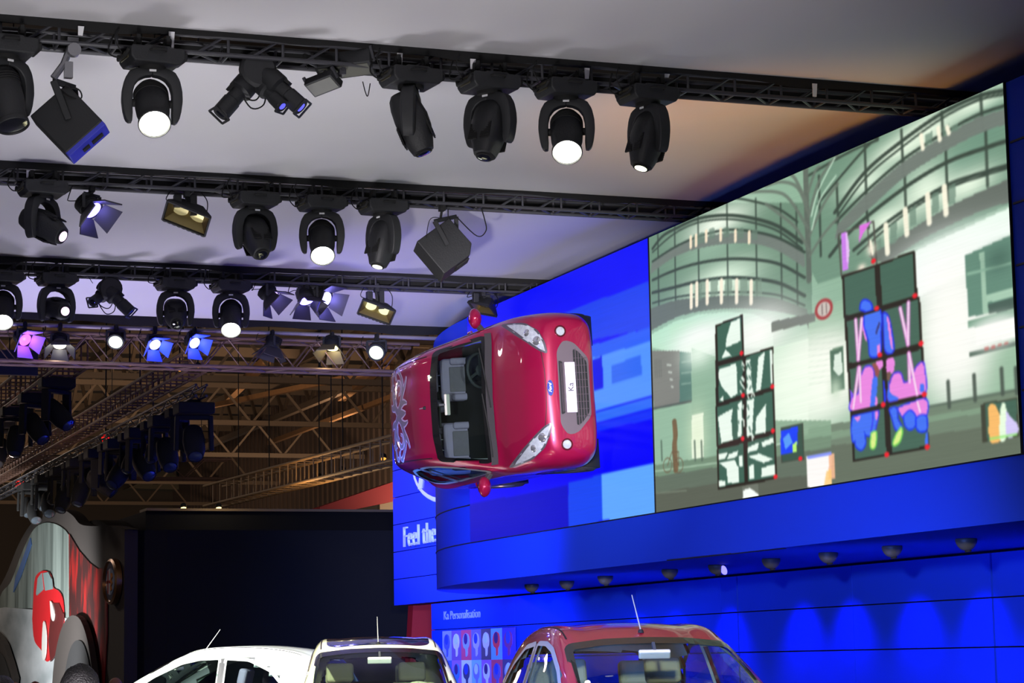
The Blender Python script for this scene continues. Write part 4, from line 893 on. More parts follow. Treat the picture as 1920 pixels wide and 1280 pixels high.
# blue mosaic screen
BU0, BU1 = 21.90, 27.68
c = Canvas(BU0, BU1, SV0, SV1, 260, 200, (4, 10, 250))
W6 = lambda p: wall_px(p, (1060, 440), 2.2857)
W1 = lambda p: wall_px(p, (720, 850), 2.977)
for q, col in [([(-400, 480), (365, 200), (372, 400), (-400, 560)], (24, 66, 240)), ([(-30, 520), (370, 395), (376, 470), (-30, 600)], (40, 96, 248)),
               ([(100, 535), (375, 455), (385, 690), (115, 760)], (84, 150, 255)), ([(205, 560), (332, 515), (336, 600), (208, 640)], (52, 108, 245)), ([(100, 545), (165, 520), (170, 655), (108, 672)], (4, 20, 235)),
               ([(115, 765), (386, 692), (388, 742), (118, 810)], (48, 110, 250)), ([(118, 815), (388, 745), (390, 785), (122, 850)], (18, 50, 250)),
               ([(100, 860), (390, 785), (396, 975), (-200, 1110), (-600, 1190), (-600, 1000)], (0, 0, 252)),
               ([(162, 1028), (396, 975), (402, 1190), (166, 1226)], (96, 168, 255)), ([(20, 1060), (162, 1028), (166, 1226), (22, 1252)], (16, 70, 245))]: c.poly(W6(q), col)
c.poly(W1([(400, 300), (1036, 178), (1040, 420), (400, 520)]), (2, 8, 205))
c.glow(W6([(120, 420)])[0], .35, .08, (255, 245, 255), .0)
s2 = thing('led_mosaic_screen', 'LED screen with a mosaic of blue rectangles behind the hanging car', 'screen', (XF, (BU0+BU1)/2, SV0))
place(c.make('display', XF-.022, s2, 1.0))
place(MB().box((XF-.008, (BU0+BU1)/2, (SV0+SV1)/2), (.022, BU1-BU0+.02, SV1-SV0+.01)).build('screen_frame', DARK, s2))

# ------------------------------------------------------------------ signs on the far wall
WLET = P('white_lettering', (225, 225, 255), .4, emit=(150, 150, 255), estr=.25, var=.02)  # faint emission added so the letters look lit
def wall_mat(x, y, z):
    """text plane: reads along -y (left to right seen from the aisle), up z, facing -x"""
    return Matrix(((0, 0, -1, x), (-1, 0, 0, y), (0, 1, 0, z), (0, 0, 0, 1)))
pL = at(762, 1020, 0, XL); pR = at(817, 1005, 0, XL)
m1 = text_mesh('wall_lettering', 'Feel the difference', .53, .02, WLET, wall_mat(XL-.035, 0, 0), sx=1.06, bold=-.010)
ys = [v.co.y for v in m1.data.vertices]; zs = [v.co.z for v in m1.data.vertices]
a0 = at(761, 1003, 0, XL)
m1.location = (0, a0.y-max(ys), at(764, 1025, 0, XL).z-min(zs)); tag(m1, 'large white slogan lettering on the far blue sign wall, cut off by the screen block', 'lettering')
m2 = text_mesh('wall_lettering', 'Ka Personalisation', .20, .006, P('pale_lettering', (150, 160, 255), .5, emit=(120, 130, 255), estr=.15), wall_mat(XL-.006, 0, 0), sx=1)  # slight emission put in for a lit look
ys = [v.co.y for v in m2.data.vertices]; b0, b1 = at(833, 1157, 0, XL), at(901, 1157, 0, XL)
k = (b0.y-b1.y)/(max(ys)-min(ys))
m2.scale = (1, k, 1.0); m2.location = (0, b0.y-max(ys)*k, (b0.z+.02)); tag(m2, 'small pale lettering on the blue wall above the grid of coloured key pictures', 'lettering')
for z_ in [v.co.z for v in m2.data.vertices][:1]: pass

def oval_badge(parent, M, a, b, dep, letters=True, scale=1, dk=None, rim=None):
    ring = [(a*math.cos(2*PI*k/40), b*math.sin(2*PI*k/40)) for k in range(40)]
    MB().prism(ring, 0, dep, M).build('badge_rim', rim or CHROME, parent, bevel=dep*.3)
    r2 = [(x*.93, y*.89) for x, y in ring]
    MB().prism(r2, dep, dep*1.12, M).build('badge_face', dk or P('badge_blue', (16, 38, 150), .2, coat=1, var=.02), parent)
    text_mesh('badge_script', 'Ford', b*(1.15 if dk is None else 1.9), dep*.15, P('badge_white', (235, 235, 245), .3, emit=(210, 210, 255), estr=.25), M @ T(0, .02*b, dep*1.3), parent, shear=.35, sx=1.18, bold=b*.015)  # script emission stands in for light falling on it
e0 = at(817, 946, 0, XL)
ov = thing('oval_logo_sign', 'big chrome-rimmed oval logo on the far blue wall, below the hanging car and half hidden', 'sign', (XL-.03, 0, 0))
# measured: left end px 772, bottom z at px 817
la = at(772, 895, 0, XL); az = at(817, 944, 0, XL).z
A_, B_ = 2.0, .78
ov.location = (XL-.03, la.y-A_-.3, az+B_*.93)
oval_badge(ov, wall_mat(0, 0, 0), A_, B_, .07, dk=P('badge_bright_blue', (20, 40, 220), .15, coat=1, emit=(10, 20, 160), estr=.3), rim=P('flood_lit_rim', (225, 230, 255), .3, .2, emit=(225, 230, 255), estr=.25))  # rim and face emission stands in for blue light falling on the sign

# soffit downlights
sp = [(997, 1103), (1063, 1097), (1135, 1088), (1256, 1076), (1344, 1068), (1446, 1057), (1553, 1046), (1673, 1034), (1812, 1021)]
names = ['farthest', 'second farthest', 'third farthest', 'fourth farthest', 'lit blue-glowing', 'first past the lit one', 'third nearest', 'second nearest', 'nearest']
for (px, py), nm in zip(sp, names):
    p = at(px, py, 2, 2.58); sc_ = 1.05
    t = thing('soffit_downlight', nm+' black dome spotlight in the row under the blue screen block', 'downlight', (p.x, p.y, 2.633), 0, 'dome spotlights under the screen block')
    MB().lathe([(.088*sc_, 0), (.092*sc_, -.010), (.088*sc_, -.035), (.074*sc_, -.065), (.052*sc_, -.09), (.02*sc_, -.105)], 24).build('dome', P('dome_metal', (88, 84, 76), .5, .2, var=.2), t, smooth=45)
    h = MB().lathe([(.028, -.09), (.030, -.115), (.022, -.118)], 16, RY(-8)).build('aperture', DARK, t, smooth=40)
    if nm.startswith('lit'):
        MB().lathe([(.052, 0), (.048, .012), (.02, .02)], 20, T(.04, -.10, -.06) @ RX(150) @ RY(-70)).build('lens', E('downlight_lens', (110, 105, 255), 3), t, smooth=50)
for k in range(9):
    p = at(*sp[k], 2, 2.58)
    spot('downlight_beam', (XL-.62, p.y-.35, 2.5), (XL+.12, p.y-.35, 1.15), 105, (.01, .02, 1), 84, 1, .05)
# slot in the soffit
a, b = at(1254, 1050, 2, 2.635), at(1470, 1027, 2, 2.635)
m = MB(); m.bar((a.x, a.y, 2.634), (b.x, b.y, 2.634), .05, .012); struct('trim_2', m, SEAM)

# personalisation picture grid; blue light mixed into its colours, plus faint added emission
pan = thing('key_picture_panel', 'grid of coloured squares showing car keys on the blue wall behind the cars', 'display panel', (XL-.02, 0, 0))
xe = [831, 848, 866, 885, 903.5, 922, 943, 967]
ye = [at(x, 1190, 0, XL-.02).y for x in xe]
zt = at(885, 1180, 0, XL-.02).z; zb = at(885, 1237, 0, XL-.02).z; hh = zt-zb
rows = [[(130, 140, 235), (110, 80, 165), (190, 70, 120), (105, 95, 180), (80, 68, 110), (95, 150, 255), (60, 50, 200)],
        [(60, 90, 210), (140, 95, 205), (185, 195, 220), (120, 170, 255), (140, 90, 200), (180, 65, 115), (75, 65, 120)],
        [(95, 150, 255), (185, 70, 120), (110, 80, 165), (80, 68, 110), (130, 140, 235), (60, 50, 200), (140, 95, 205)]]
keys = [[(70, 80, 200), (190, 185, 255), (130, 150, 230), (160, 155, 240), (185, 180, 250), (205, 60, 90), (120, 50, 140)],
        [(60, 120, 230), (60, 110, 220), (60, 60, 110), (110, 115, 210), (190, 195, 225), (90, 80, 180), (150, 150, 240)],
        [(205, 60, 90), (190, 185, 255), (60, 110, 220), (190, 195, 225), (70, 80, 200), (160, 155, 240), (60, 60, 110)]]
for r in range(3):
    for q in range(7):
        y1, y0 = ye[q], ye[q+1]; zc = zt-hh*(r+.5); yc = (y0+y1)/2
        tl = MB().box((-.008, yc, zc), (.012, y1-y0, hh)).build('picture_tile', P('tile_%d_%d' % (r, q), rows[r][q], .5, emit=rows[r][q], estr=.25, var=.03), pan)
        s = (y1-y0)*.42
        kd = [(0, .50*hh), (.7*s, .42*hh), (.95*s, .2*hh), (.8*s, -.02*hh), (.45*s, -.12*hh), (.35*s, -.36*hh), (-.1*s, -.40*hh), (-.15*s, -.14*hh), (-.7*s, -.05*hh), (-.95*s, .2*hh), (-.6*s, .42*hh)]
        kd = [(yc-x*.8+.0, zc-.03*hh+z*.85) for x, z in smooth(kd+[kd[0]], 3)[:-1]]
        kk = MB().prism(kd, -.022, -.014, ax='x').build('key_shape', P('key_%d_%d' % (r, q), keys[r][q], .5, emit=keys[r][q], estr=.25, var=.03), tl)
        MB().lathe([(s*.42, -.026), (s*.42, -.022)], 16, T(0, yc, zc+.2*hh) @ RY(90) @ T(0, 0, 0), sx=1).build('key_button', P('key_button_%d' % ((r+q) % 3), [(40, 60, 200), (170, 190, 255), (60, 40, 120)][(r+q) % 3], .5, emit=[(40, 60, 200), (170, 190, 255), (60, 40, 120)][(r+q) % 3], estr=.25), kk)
# ================================================================== CARS
# body sections: x, then half profile (y, z) from underside centre up to the centre line of the roof
ST = [
 (1.815, [(0, .30), (.25, .30), (.38, .32), (.44, .42), (.43, .52), (.38, .57), (.30, .60), (.16, .62), (0, .625)]),
 (1.79, [(0, .23), (.42, .23), (.60, .27), (.66, .42), (.64, .57), (.57, .65), (.45, .69), (.23, .71), (0, .72)]),
 (1.72, [(0, .18), (.52, .18), (.70, .24), (.755, .43), (.74, .60), (.68, .70), (.55, .755), (.29, .785), (0, .79)]),
 (1.54, [(0, .17), (.58, .17), (.77, .23), (.812, .46), (.80, .67), (.745, .79), (.625, .845), (.33, .875), (0, .88)]),
 (1.20, [(0, .17), (.62, .17), (.79, .22), (.832, .50), (.828, .74), (.78, .865), (.66, .925), (.36, .955), (0, .96)]),
 (.88, [(0, .17), (.64, .17), (.79, .21), (.828, .50), (.828, .79), (.79, .905), (.69, .975), (.38, 1.015), (0, 1.025)]),
 (.50, [(0, .17), (.65, .17), (.79, .20), (.822, .50), (.825, .82), (.792, .935), (.665, 1.175), (.37, 1.225), (0, 1.24)]),
 (.04, [(0, .17), (.65, .17), (.79, .20), (.820, .50), (.824, .84), (.790, .95), (.618, 1.375), (.35, 1.425), (0, 1.44)]),
 (-.25, [(0, .17), (.65, .17), (.79, .20), (.820, .50), (.824, .86), (.785, .965), (.592, 1.455), (.35, 1.505), (0, 1.52)]),
 (-.75, [(0, .17), (.65, .17), (.79, .20), (.822, .50), (.828, .88), (.780, .985), (.580, 1.470), (.35, 1.520), (0, 1.535)]),
 (-1.15, [(0, .17), (.64, .18), (.79, .21), (.826, .50), (.826, .90), (.765, 1.00), (.565, 1.440), (.34, 1.492), (0, 1.507)]),
 (-1.45, [(0, .19), (.60, .20), (.77, .24), (.812, .50), (.800, .91), (.735, 1.02), (.540, 1.375), (.32, 1.430), (0, 1.445)]),
 (-1.64, [(0, .24), (.55, .24), (.73, .28), (.780, .50), (.755, .90), (.69, 1.02), (.520, 1.24), (.30, 1.29), (0, 1.305)]),
 (-1.76, [(0, .30), (.45, .30), (.64, .34), (.710, .52), (.690, .84), (.62, .96), (.490, 1.03), (.28, 1.06), (0, 1.07)]),
 (-1.80, [(0, .38), (.30, .38), (.48, .42), (.55, .55), (.53, .74), (.46, .83), (.36, .87), (.2, .89), (0, .90)]),
]
zf_ = lambda z: z if z < 1 else 1+(z-1)*1.06
ST = [(x, [(y, zf_(z)) for y, z in r]) for x, r in ST]
def cr(a, b, c, d, t): return .5*((2*b)+(c-a)*t+(2*a-5*b+4*c-d)*t*t+(3*b-a-3*c+d)*t**3)
def body_grid(kx=8, kr=6, shrink=0, stx=None):
    st = stx or ST
    secs = []
    for i in range(len(st)-1):
        q = [st[max(i-1, 0)], st[i], st[i+1], st[min(i+2, len(st)-1)]]
        for k in range(kx+(1 if i == len(st)-2 else 0)):
            t = k/kx
            secs.append((cr(q[0][0], q[1][0], q[2][0], q[3][0], t), [(cr(q[0][1][j][0], q[1][1][j][0], q[2][1][j][0], q[3][1][j][0], t), cr(q[0][1][j][1], q[1][1][j][1], q[2][1][j][1], q[3][1][j][1], t)) for j in range(9)]))
    G = []
    for x, pr in secs:
        row = []
        full = pr+[(-y, z) for y, z in pr[-2:0:-1]]      # closed loop
        n = len(full)
        for i in range(n):
            a, b, c_, d = full[i-1], full[i], full[(i+1) % n], full[(i+2) % n]
            for k in range(kr):
                t = k/kr; y = cr(a[0], b[0], c_[0], d[0], t); z = cr(a[1], b[1], c_[1], d[1], t)
                row.append(Vector((x, y, z)))
        G.append(row)
    return G
BODY = body_grid()
def grid_mesh(G, inset=0):
    n = len(G[0]); vs = [p for r in G for p in r]
    fs = [(i*n+k, i*n+(k+1) % n, (i+1)*n+(k+1) % n, (i+1)*n+k) for i in range(len(G)-1) for k in range(n)]
    # caps as fans
    for r, rev in ((0, True), (len(G)-1, False)):
        c = sum((G[r][k] for k in range(n)), Vector())/n; ci = len(vs); vs.append(c)
        for k in range(n):
            a, b = r*n+k, r*n+(k+1) % n; fs.append((ci, b, a) if rev else (ci, a, b))
    return vs, fs
BV, BF = grid_mesh(BODY)
BF = [tuple(reversed(f)) for f in BF]
BVH = BVHTree.FromPolygons(BV, BF)
def drop(view, a, b):
    """point on the body: front (a=y,b=z), rear, top (a=x,b=y), left/right (a=x,b=z); returns point, normal"""
    o, d = {'front': ((3, a, b), (-1, 0, 0)), 'rear': ((-3, a, b), (1, 0, 0)), 'top': ((a, b, 3), (0, 0, -1)), 'left': ((a, 3, b), (0, -1, 0)), 'right': ((a, -3, b), (0, 1, 0))}[view]
    p, n, i, dist = BVH.ray_cast(Vector(o), Vector(d))
    if p is None: return None
    if n.dot(Vector(d)) > 0: n = -n
    return p, n
def resample(poly, step=.03):
    out = []
    n = len(poly)
    for i in range(n):
        a, b = poly[i], poly[(i+1) % n]; k = max(1, int(math.hypot(b[0]-a[0], b[1]-a[1])/step))
        for j in range(k): out.append((a[0]+(b[0]-a[0])*j/k, a[1]+(b[1]-a[1])*j/k))
    return out
def rounded(poly, r=.05, k=4):
    out = []; n = len(poly)
    for i in range(n):
        p0, p1, p2 = [Vector(poly[j % n]) for j in (i-1, i, i+1)]
        a = (p0-p1); b = (p2-p1); ra = min(r, a.length*.45); rb = min(r, b.length*.45)
        A = p1+a.normalized()*ra; B = p1+b.normalized()*rb
        for j in range(k+1):
            t = j/k; out.append(tuple((1-t)**2*A+2*t*(1-t)*p1+t*t*B))
    return out
def patch(m, view, poly, off=.004, rings=8, step=.03, inner=0.0, mirror=False):
    """lay an outline on the body surface: concentric rings from outline to centroid; inner>0 leaves a hole"""
    pl = resample(poly, step); n = len(pl)
    cx = sum(p[0] for p in pl)/n; cy = sum(p[1] for p in pl)/n
    vs = []; R_ = rings if inner else rings
    last = None
    for r in range(R_+1):
        s = 1-(1-inner)*r/R_
        if not inner and r == R_: s = .001
        for p in pl:
            h = drop(view, cx+(p[0]-cx)*s, cy+(p[1]-cy)*s)
            if h is None: q = last if last is not None else Vector((0, 0, 0))
            else: q = h[0]+h[1]*off
            last = q; vs.append(q)
    fs = [(r*n+k, r*n+(k+1) % n, (r+1)*n+(k+1) % n, (r+1)*n+k) for r in range(R_) for k in range(n)]
    m.add(vs, fs)
def ribbon(m, view, pts, w, off=.005, h=.0):
    """flat band following a path laid on the body"""
    P_ = []
    for i in range(len(pts)-1):
        a, b = pts[i], pts[i+1]; k = max(1, int(math.hypot(b[0]-a[0], b[1]-a[1])/.025))
        for j in range(k): P_.append((a[0]+(b[0]-a[0])*j/k, a[1]+(b[1]-a[1])*j/k))
    P_.append(pts[-1]); vs = []; N = len(P_)
    for i, p in enumerate(P_):
        a = P_[max(i-1, 0)]; b = P_[min(i+1, N-1)]; t = Vector((b[0]-a[0], b[1]-a[1])).normalized(); nn = Vector((-t.y, t.x))
        ww = w[0]+(w[1]-w[0])*i/(N-1) if isinstance(w, tuple) else w
        for s in (-1, 0, 1):
            hpt = drop(view, p[0]+nn.x*ww/2*s, p[1]+nn.y*ww/2*s)
            vs.append(hpt[0]+hpt[1]*(off+(h if s == 0 else 0)) if hpt else Vector((0, 0, .5)))
    m.add(vs, [(3*i+j, 3*i+3+j, 3*i+4+j, 3*i+1+j) for i in range(N-1) for j in (0, 1)])

WS = rounded([(-.67, 1.005), (.67, 1.005), (.575, 1.405), (-.575, 1.405)], .07)
# bow the lower edge of the windscreen: x-projection handled in front view (y, z)
WS = rounded([(-.675, 1.02), (-.35, 1.045), (0, 1.055), (.35, 1.045), (.675, 1.02), (.585, 1.375), (.3, 1.405), (0, 1.412), (-.3, 1.405), (-.585, 1.375)], .05)
SWF = rounded([(.66, 1.0), (.28, 1.225), (-.04, 1.36), (-.25, 1.40), (-.50, 1.405), (-.50, .985)], .035)
SWR = rounded([(-.56, .99), (-.56, 1.405), (-.85, 1.385), (-1.12, 1.27), (-1.30, 1.10), (-1.26, 1.03), (-1.0, 1.00)], .04)
RW = rounded([(-.56, 1.08), (.56, 1.08), (.47, 1.36), (-.47, 1.36)], .07)
WS, SWF, SWR, RW = [[(a, zf_(z)) for a, z in q] for q in (WS, SWF, SWR, RW)]
ARX, ARZ, ARR = (1.13, -1.17), .30, .335
def scale_poly(pl, k):
    n = len(pl); cx = sum(p[0] for p in pl)/n; cy = sum(p[1] for p in pl)/n
    return [(cx+(x-cx)*k, cy+(y-cy)*k) for x, y in pl]
def inset_poly(pl, d):
    """offset inwards by d (outwards when negative)"""
    n = len(pl); A = sum(pl[i][0]*pl[(i+1) % n][1]-pl[(i+1) % n][0]*pl[i][1] for i in range(n)); sg = 1 if A > 0 else -1; out = []
    for i in range(n):
        a, b = Vector(pl[i-1]), Vector(pl[(i+1) % n]); t = (b-a).normalized() if (b-a).length > 1e-6 else Vector((1, 0)); out.append((pl[i][0]-t.y*d*sg, pl[i][1]+t.x*d*sg))
    return out
def ring_patch(m, view, po, pi, off, rings=3):
    n = len(po); vs = []
    for r in range(rings+1):
        for a, b in zip(po, pi):
            h = drop(view, a[0]+(b[0]-a[0])*r/rings, a[1]+(b[1]-a[1])*r/rings)
            vs.append(h[0]+h[1]*off if h else (vs[-1] if vs else Vector((0, 0, .5))))
    m.add(vs, [(r*n+k, r*n+(k+1) % n, (r+1)*n+(k+1) % n, (r+1)*n+k) for r in range(rings) for k in range(n)])

def cut_faces(roofglass=False):
    keep_body, keep_liner = [], []
    for f in BF:
        c = sum((BV[i] for i in f), Vector())/len(f)
        a, b = BV[f[1]]-BV[f[0]], BV[f[-1]]-BV[f[0]]; nrm = a.cross(b)
        win = False
        if nrm.x and c.z > .9:
            if c.x > 0 and abs(c.y) < .7 and inside(WS, c.y, c.z) and c.x > .1: win = True
            if c.x < -1.3 and inside(RW, c.y, c.z): win = True
            if abs(c.y) > .5 and (inside(SWF, c.x, c.z) or inside(SWR, c.x, c.z)): win = True
        arch = any((c.x-x)**2+(c.z-ARZ)**2 < (ARR)**2 for x in ARX) and abs(c.y) > .48 and c.z < .75
        if not win and not arch: keep_body.append(f)
        if not win and c.z > .93 and -1.7 < c.x < .88: keep_liner.append(f)
    return keep_body, keep_liner
KB, KL = cut_faces()
MESH = {}
def cached(key, fn):
    if key not in MESH: MESH[key] = fn().v, 0
    return MESH[key]

def wheel(t, x, s):
    """x axle position, s = side (+1 left)"""
    y = .735*s
    M = T(x, y, .29) @ RX(-90*s)         # local z -> outward
    m = MB(); m.lathe([(.19, -.085), (.26, -.092), (.285, -.075), (.290, -.03), (.290, .03), (.285, .075), (.26, .092), (.20, .085), (.19, .06)], 40, M)
    ty = m.build('tyre', RUBBER, t, smooth=35)
    m = MB()
    for q in range(3): m.lathe([(.2905, -.04+q*.04-.004), (.2875, -.04+q*.04), (.2905, -.04+q*.04+.004)], 40, M)
    m = MB(); m.lathe([(.195, -.07), (.20, .07), (.192, .078), (.182, .065), (.178, -.05)], 40, M)
    rm = m.build('rim', P('alloy', (175, 176, 182), .3, .8, var=.02), ty, smooth=35)
    m = MB()
    for k in range(7):
        A = M @ RZ(k*360/7); m.add([(-.022, .03, .05), (.022, .03, .05), (.03, .185, .055), (-.03, .185, .055), (-.018, .03, .025), (.018, .03, .025), (.024, .185, .03), (-.024, .185, .03)], [(0, 1, 2, 3), (7, 6, 5, 4), (0, 4, 5, 1), (1, 5, 6, 2), (2, 6, 7, 3), (3, 7, 4, 0)], A)
    m.lathe([(.05, .02), (.05, .055), (.02, .06)], 20, M); m.build('spokes', P('alloy', (175, 176, 182)), rm)
    MB().lathe([(.13, -.02), (.13, 0)], 24, M).build('brake_disc', STEEL, ty)

SEATI = P('seat_insert_cloth', (92, 86, 96), .85, var=.15, vscale=20)
def make_car(label, name='small_hatchback', paint=None, cabin=None, seat=None, loc=(0, 0, 0), group=None, roof_paint=None, decal=False, trimcol=None, tint=(205, 220, 215), antenna=True, swheel=None, hidden=()):
    t = thing(name, label, 'car', (0, 0, 0), 0, group)
    bd = MB(); bd.add(BV, KB); 
    body = bd.build('body', paint, t, smooth=60)
    # inner lining of the cabin
    L = MB(); k = .965
    L.add([(p.x*.985-.0, p.y*k, .93+(p.z-.93)*.955) for p in BV], KL); L.build('cabin_lining', cabin, t, smooth=60)
    # floor pan and inner shell
    m = MB(); m.box((-.2, 0, .55), (2.9, 1.24, .62)); m.build('cabin_floor', DARK, t, bevel=.05)
    m = MB()
    for x in ARX:
        for s in (-1, 1): m.lathe([(.34, 0), (.34, .30)], 28, T(x, s*.80, ARZ) @ RX(90*s))
    m.build('wheel_well', DARK, t, smooth=40)
    for x in ARX:
        for s, v in ((1, 'left'), (-1, 'right')):
            po = [(x+.352*math.cos(R(a)), ARZ+.352*math.sin(R(a))) for a in range(-12, 193, 5)]; pi = [(x+.318*math.cos(R(a)), ARZ+.318*math.sin(R(a))) for a in range(-12, 193, 5)]
            mm = MB(); n = len(po); vs = []
            for r in range(3):
                for a, b in zip(po, pi):
                    h = drop(v, a[0]+(b[0]-a[0])*r/2, a[1]+(b[1]-a[1])*r/2); vs.append(h[0]+h[1]*.006 if h else Vector((a[0], s*.8, a[1])))
            mm.add(vs, [(r*n+q, r*n+q+1, (r+1)*n+q+1, (r+1)*n+q) for r in range(2) for q in range(n-1)]); mm.build('wheel_arch_lip', paint, t, smooth=40)
    # glass
    G_ = glass('car_glass', tint)
    frit = P('black_window_edge', (18, 18, 20), .25, coat=.5)
    def window(nm, view, pl, edge, rings=8, seal=None):
        m = MB(); patch(m, view, pl, .002, rings)
        a_, b_, c_ = [m.v[i] for i in m.f[len(m.f)//3][:3]]; vd = Vector({'front': (1, 0, 0), 'rear': (-1, 0, 0), 'left': (0, 1, 0), 'right': (0, -1, 0)}[view])
        if (b_-a_).cross(c_-a_).dot(vd) < 0: m.f = [f[::-1] for f in m.f]
        g = m.build(nm, G_, t, smooth=60, recalc=False)
        m = MB(); ring_patch(m, view, resample(inset_poly(pl, -.014), 9), resample(inset_poly(pl, edge), 9), .006); m.build('window_edge', seal or frit, g, smooth=60, recalc=False)
        return g
    seal = P('grey_window_frame', trimcol, .4) if trimcol else None
    ws = window('windscreen', 'front', WS, .030, seal=None)
    window('rear_window', 'rear', RW, .035)
    for v in ('left', 'right'):
        window('side_window', v, SWF, .020, seal=seal); window('quarter_window', v, SWR, .024, seal=seal)
    for v in ('left', 'right'):
        m = MB(); patch(m, v, [(-.497, .99), (-.497, 1.425), (-.563, 1.425), (-.563, .99)], .005, 4); m.build('b_pillar_trim', P('pillar_grey', (58, 56, 60), .4), t, smooth=60, recalc=False)
    # grey cowl and wipers
    cw = P('cowl_plastic', (62, 58, 62), .55)
    m = MB(); ribbon(m, 'front', [(-.70, 1.0), (-.35, 1.028), (0, 1.036), (.35, 1.028), (.70, 1.0)], .045, .009); m.build('cowl', cw, t, smooth=60, recalc=False)
    for a, b in (((-.10, 1.025), (.55, 1.075)), ((-.62, 1.015), (.06, 1.08))):
        m = MB(); h0, h1 = drop('front', *a), drop('front', *b); pts = []
        for q in range(13):
            h = drop('front', a[0]+(b[0]-a[0])*q/12, a[1]+(b[1]-a[1])*q/12); pts.append(h[0]+h[1]*.018)
        m.tube(pts, .008, 6); m.build('wiper', DARK, t, smooth=40)
    # panel seams
    SM = P('panel_gap', (30, 8, 14) if not roof_paint else (60, 60, 50), .6)
    m = MB(); ribbon(m, 'front', [(-.66, .90), (-.60, .83), (-.42, .755), (-.2, .735), (0, .73), (.2, .735), (.42, .755), (.60, .83), (.66, .90)], .006, .002)
    for v in ('left', 'right'):
        ribbon(m, v, [(.66, .98), (.72, .80), (.70, .40), (.60, .27)], .006, .002); ribbon(m, v, [(-.53, .98), (-.56, .60), (-.55, .27)], .006, .002); ribbon(m, v, [(.60, .27), (-.55, .27)], .006, .002)
    m.build('panel_gap', SM, t, recalc=False)
    for s in (-1, 1):
        m = MB(); ribbon(m, 'top', [(.02, s*.555), (-.5, s*.535), (-1.0, s*.525), (-1.42, s*.50)], .012, .003); m.build('roof_seam', SM, t, recalc=False)
    # lamps
    lampg = P('headlight_lens', (190, 195, 205), .12, .35, coat=1, var=.35, vscale=26)
    for s in (-1, 1):
        hl = rounded([(s*.36, .700), (s*.47, .715), (s*.60, .755), (s*.70, .83), (s*.752, .915), (s*.70, .912), (s*.58, .875), (s*.47, .815), (s*.395, .755)], .02)
        m = MB(); patch(m, 'front', hl, .010, 6, .02); h = m.build('headlight', lampg, t, smooth=60, recalc=False)
        m = MB(); ring_patch(m, 'front', resample(inset_poly(hl, -.008), 9), resample(inset_poly(hl, .010), 9), .012, 1); m.build('headlight_rim', P('lamp_rim', (96, 90, 100), .3, .5), h, recalc=False)
        for a, b, r in ((s*.50, .772, .042), (s*.60, .83, .034)):
            q = drop('front', a, b); MB().lathe([(r*1.15, 0), (r, .004), (r*.85, .008), (r*.3, .012)], 20, axis_mat(q[0]+q[1]*.010, q[1])).build('lamp_bowl', P('lamp_bowl', (235, 235, 245), .1, .9), h, smooth=50)
        q = drop('front', s*.585, .545); nn = (q[1]+Vector((1, 0, 0))*.7).normalized()
        f = MB().lathe([(.062, -.03), (.062, .006), (.056, .012), (.05, .004)], 24, axis_mat(q[0], nn)).build('fog_lamp', P('fog_rim', (90, 20, 34), .35, .3), t, smooth=40)
        MB().lathe([(.048, .0), (.044, .010), (.02, .016)], 20, axis_mat(q[0], nn)).build('lens', lampg, f, smooth=50)
        q = drop('rear', s*.60, .93); rl = rounded([(s*.50, .80), (s*.66, .80), (s*.70, 1.05), (s*.60, 1.12)], .03); m = MB(); patch(m, 'rear', rl, .008, 5); m.build('tail_lamp', P('tail_red', (150, 10, 15), .15, coat=1), t, smooth=60, recalc=False)
    # grilles
    gs = P('grille_surround', (92, 80, 88), .5, var=.05); gd = P('grille_dark', (20, 20, 24), .6)
    lo = rounded([(-.38, .605), (.38, .605), (.49, .53), (.47, .42), (.30, .26), (-.30, .26), (-.47, .42), (-.49, .53)], .05)
    m = MB(); patch(m, 'front', lo, .006, 5); gr = m.build('lower_grille', gs, t, smooth=60, recalc=False)
    lo2 = rounded([(-.40, .43), (.40, .43), (.37, .37), (.26, .285), (-.26, .285), (-.37, .37)], .03)
    m = MB(); patch(m, 'front', lo2, .010, 5); m.build('grille_opening', gd, gr, recalc=False)
    m = MB()
    for z, w_ in ((.405, .40), (.375, .37), (.345, .33), (.315, .29)): ribbon(m, 'front', [(-w_, z), (0, z), (w_, z)], .009, .018, .008)
    for q in range(-4, 5): ribbon(m, 'front', [(q*.075, .43), (q*.075, .29)], .006, .016, .004)
    m.build('grille_bar', gs, gr, recalc=False)
    up = rounded([(-.28, .592), (.28, .592), (.265, .548), (-.265, .548)], .018)
    m = MB(); patch(m, 'front', up, .010, 4); m.build('upper_slot', gd, gr, recalc=False)
    m = MB()
    for z in (.575, .565, .555): ribbon(m, 'front', [(-.25, z), (0, z), (.25, z)], .005, .016, .004)
    m.build('grille_bar', gs, gr, recalc=False)
    q = drop('front', 0, .475)[0]
    Mp = T(q.x+.016, 0, .475)
    pl = MB().box((0, 0, 0), (.012, .52, .112), Mp).build('number_plate', P('plate_white', (215, 205, 225), .4), t, bevel=.004)
    # text reads left to right for someone facing the car: text x -> -y ... car left is viewer's right
    tm = Matrix(((0, 0, 1, q.x+.0235), (1, 0, 0, 0), (0, 1, 0, .475), (0, 0, 0, 1)))
    text_mesh('plate_text', 'Ka', .085, .001, P('plate_ink', (40, 40, 60), .6), tm, pl)
    q = drop('front', 0, .690); nn = q[1]
    Z = nn; X = Vector((0, 1, 0)); Yv = Z.cross(X).normalized()
    Mb = Matrix(((X.x, Yv.x, Z.x, q[0].x), (X.y, Yv.y, Z.y, q[0].y), (X.z, Yv.z, Z.z, q[0].z), (0, 0, 0, 1)))
    oval_badge(t, Mb, .085, .036, .008)
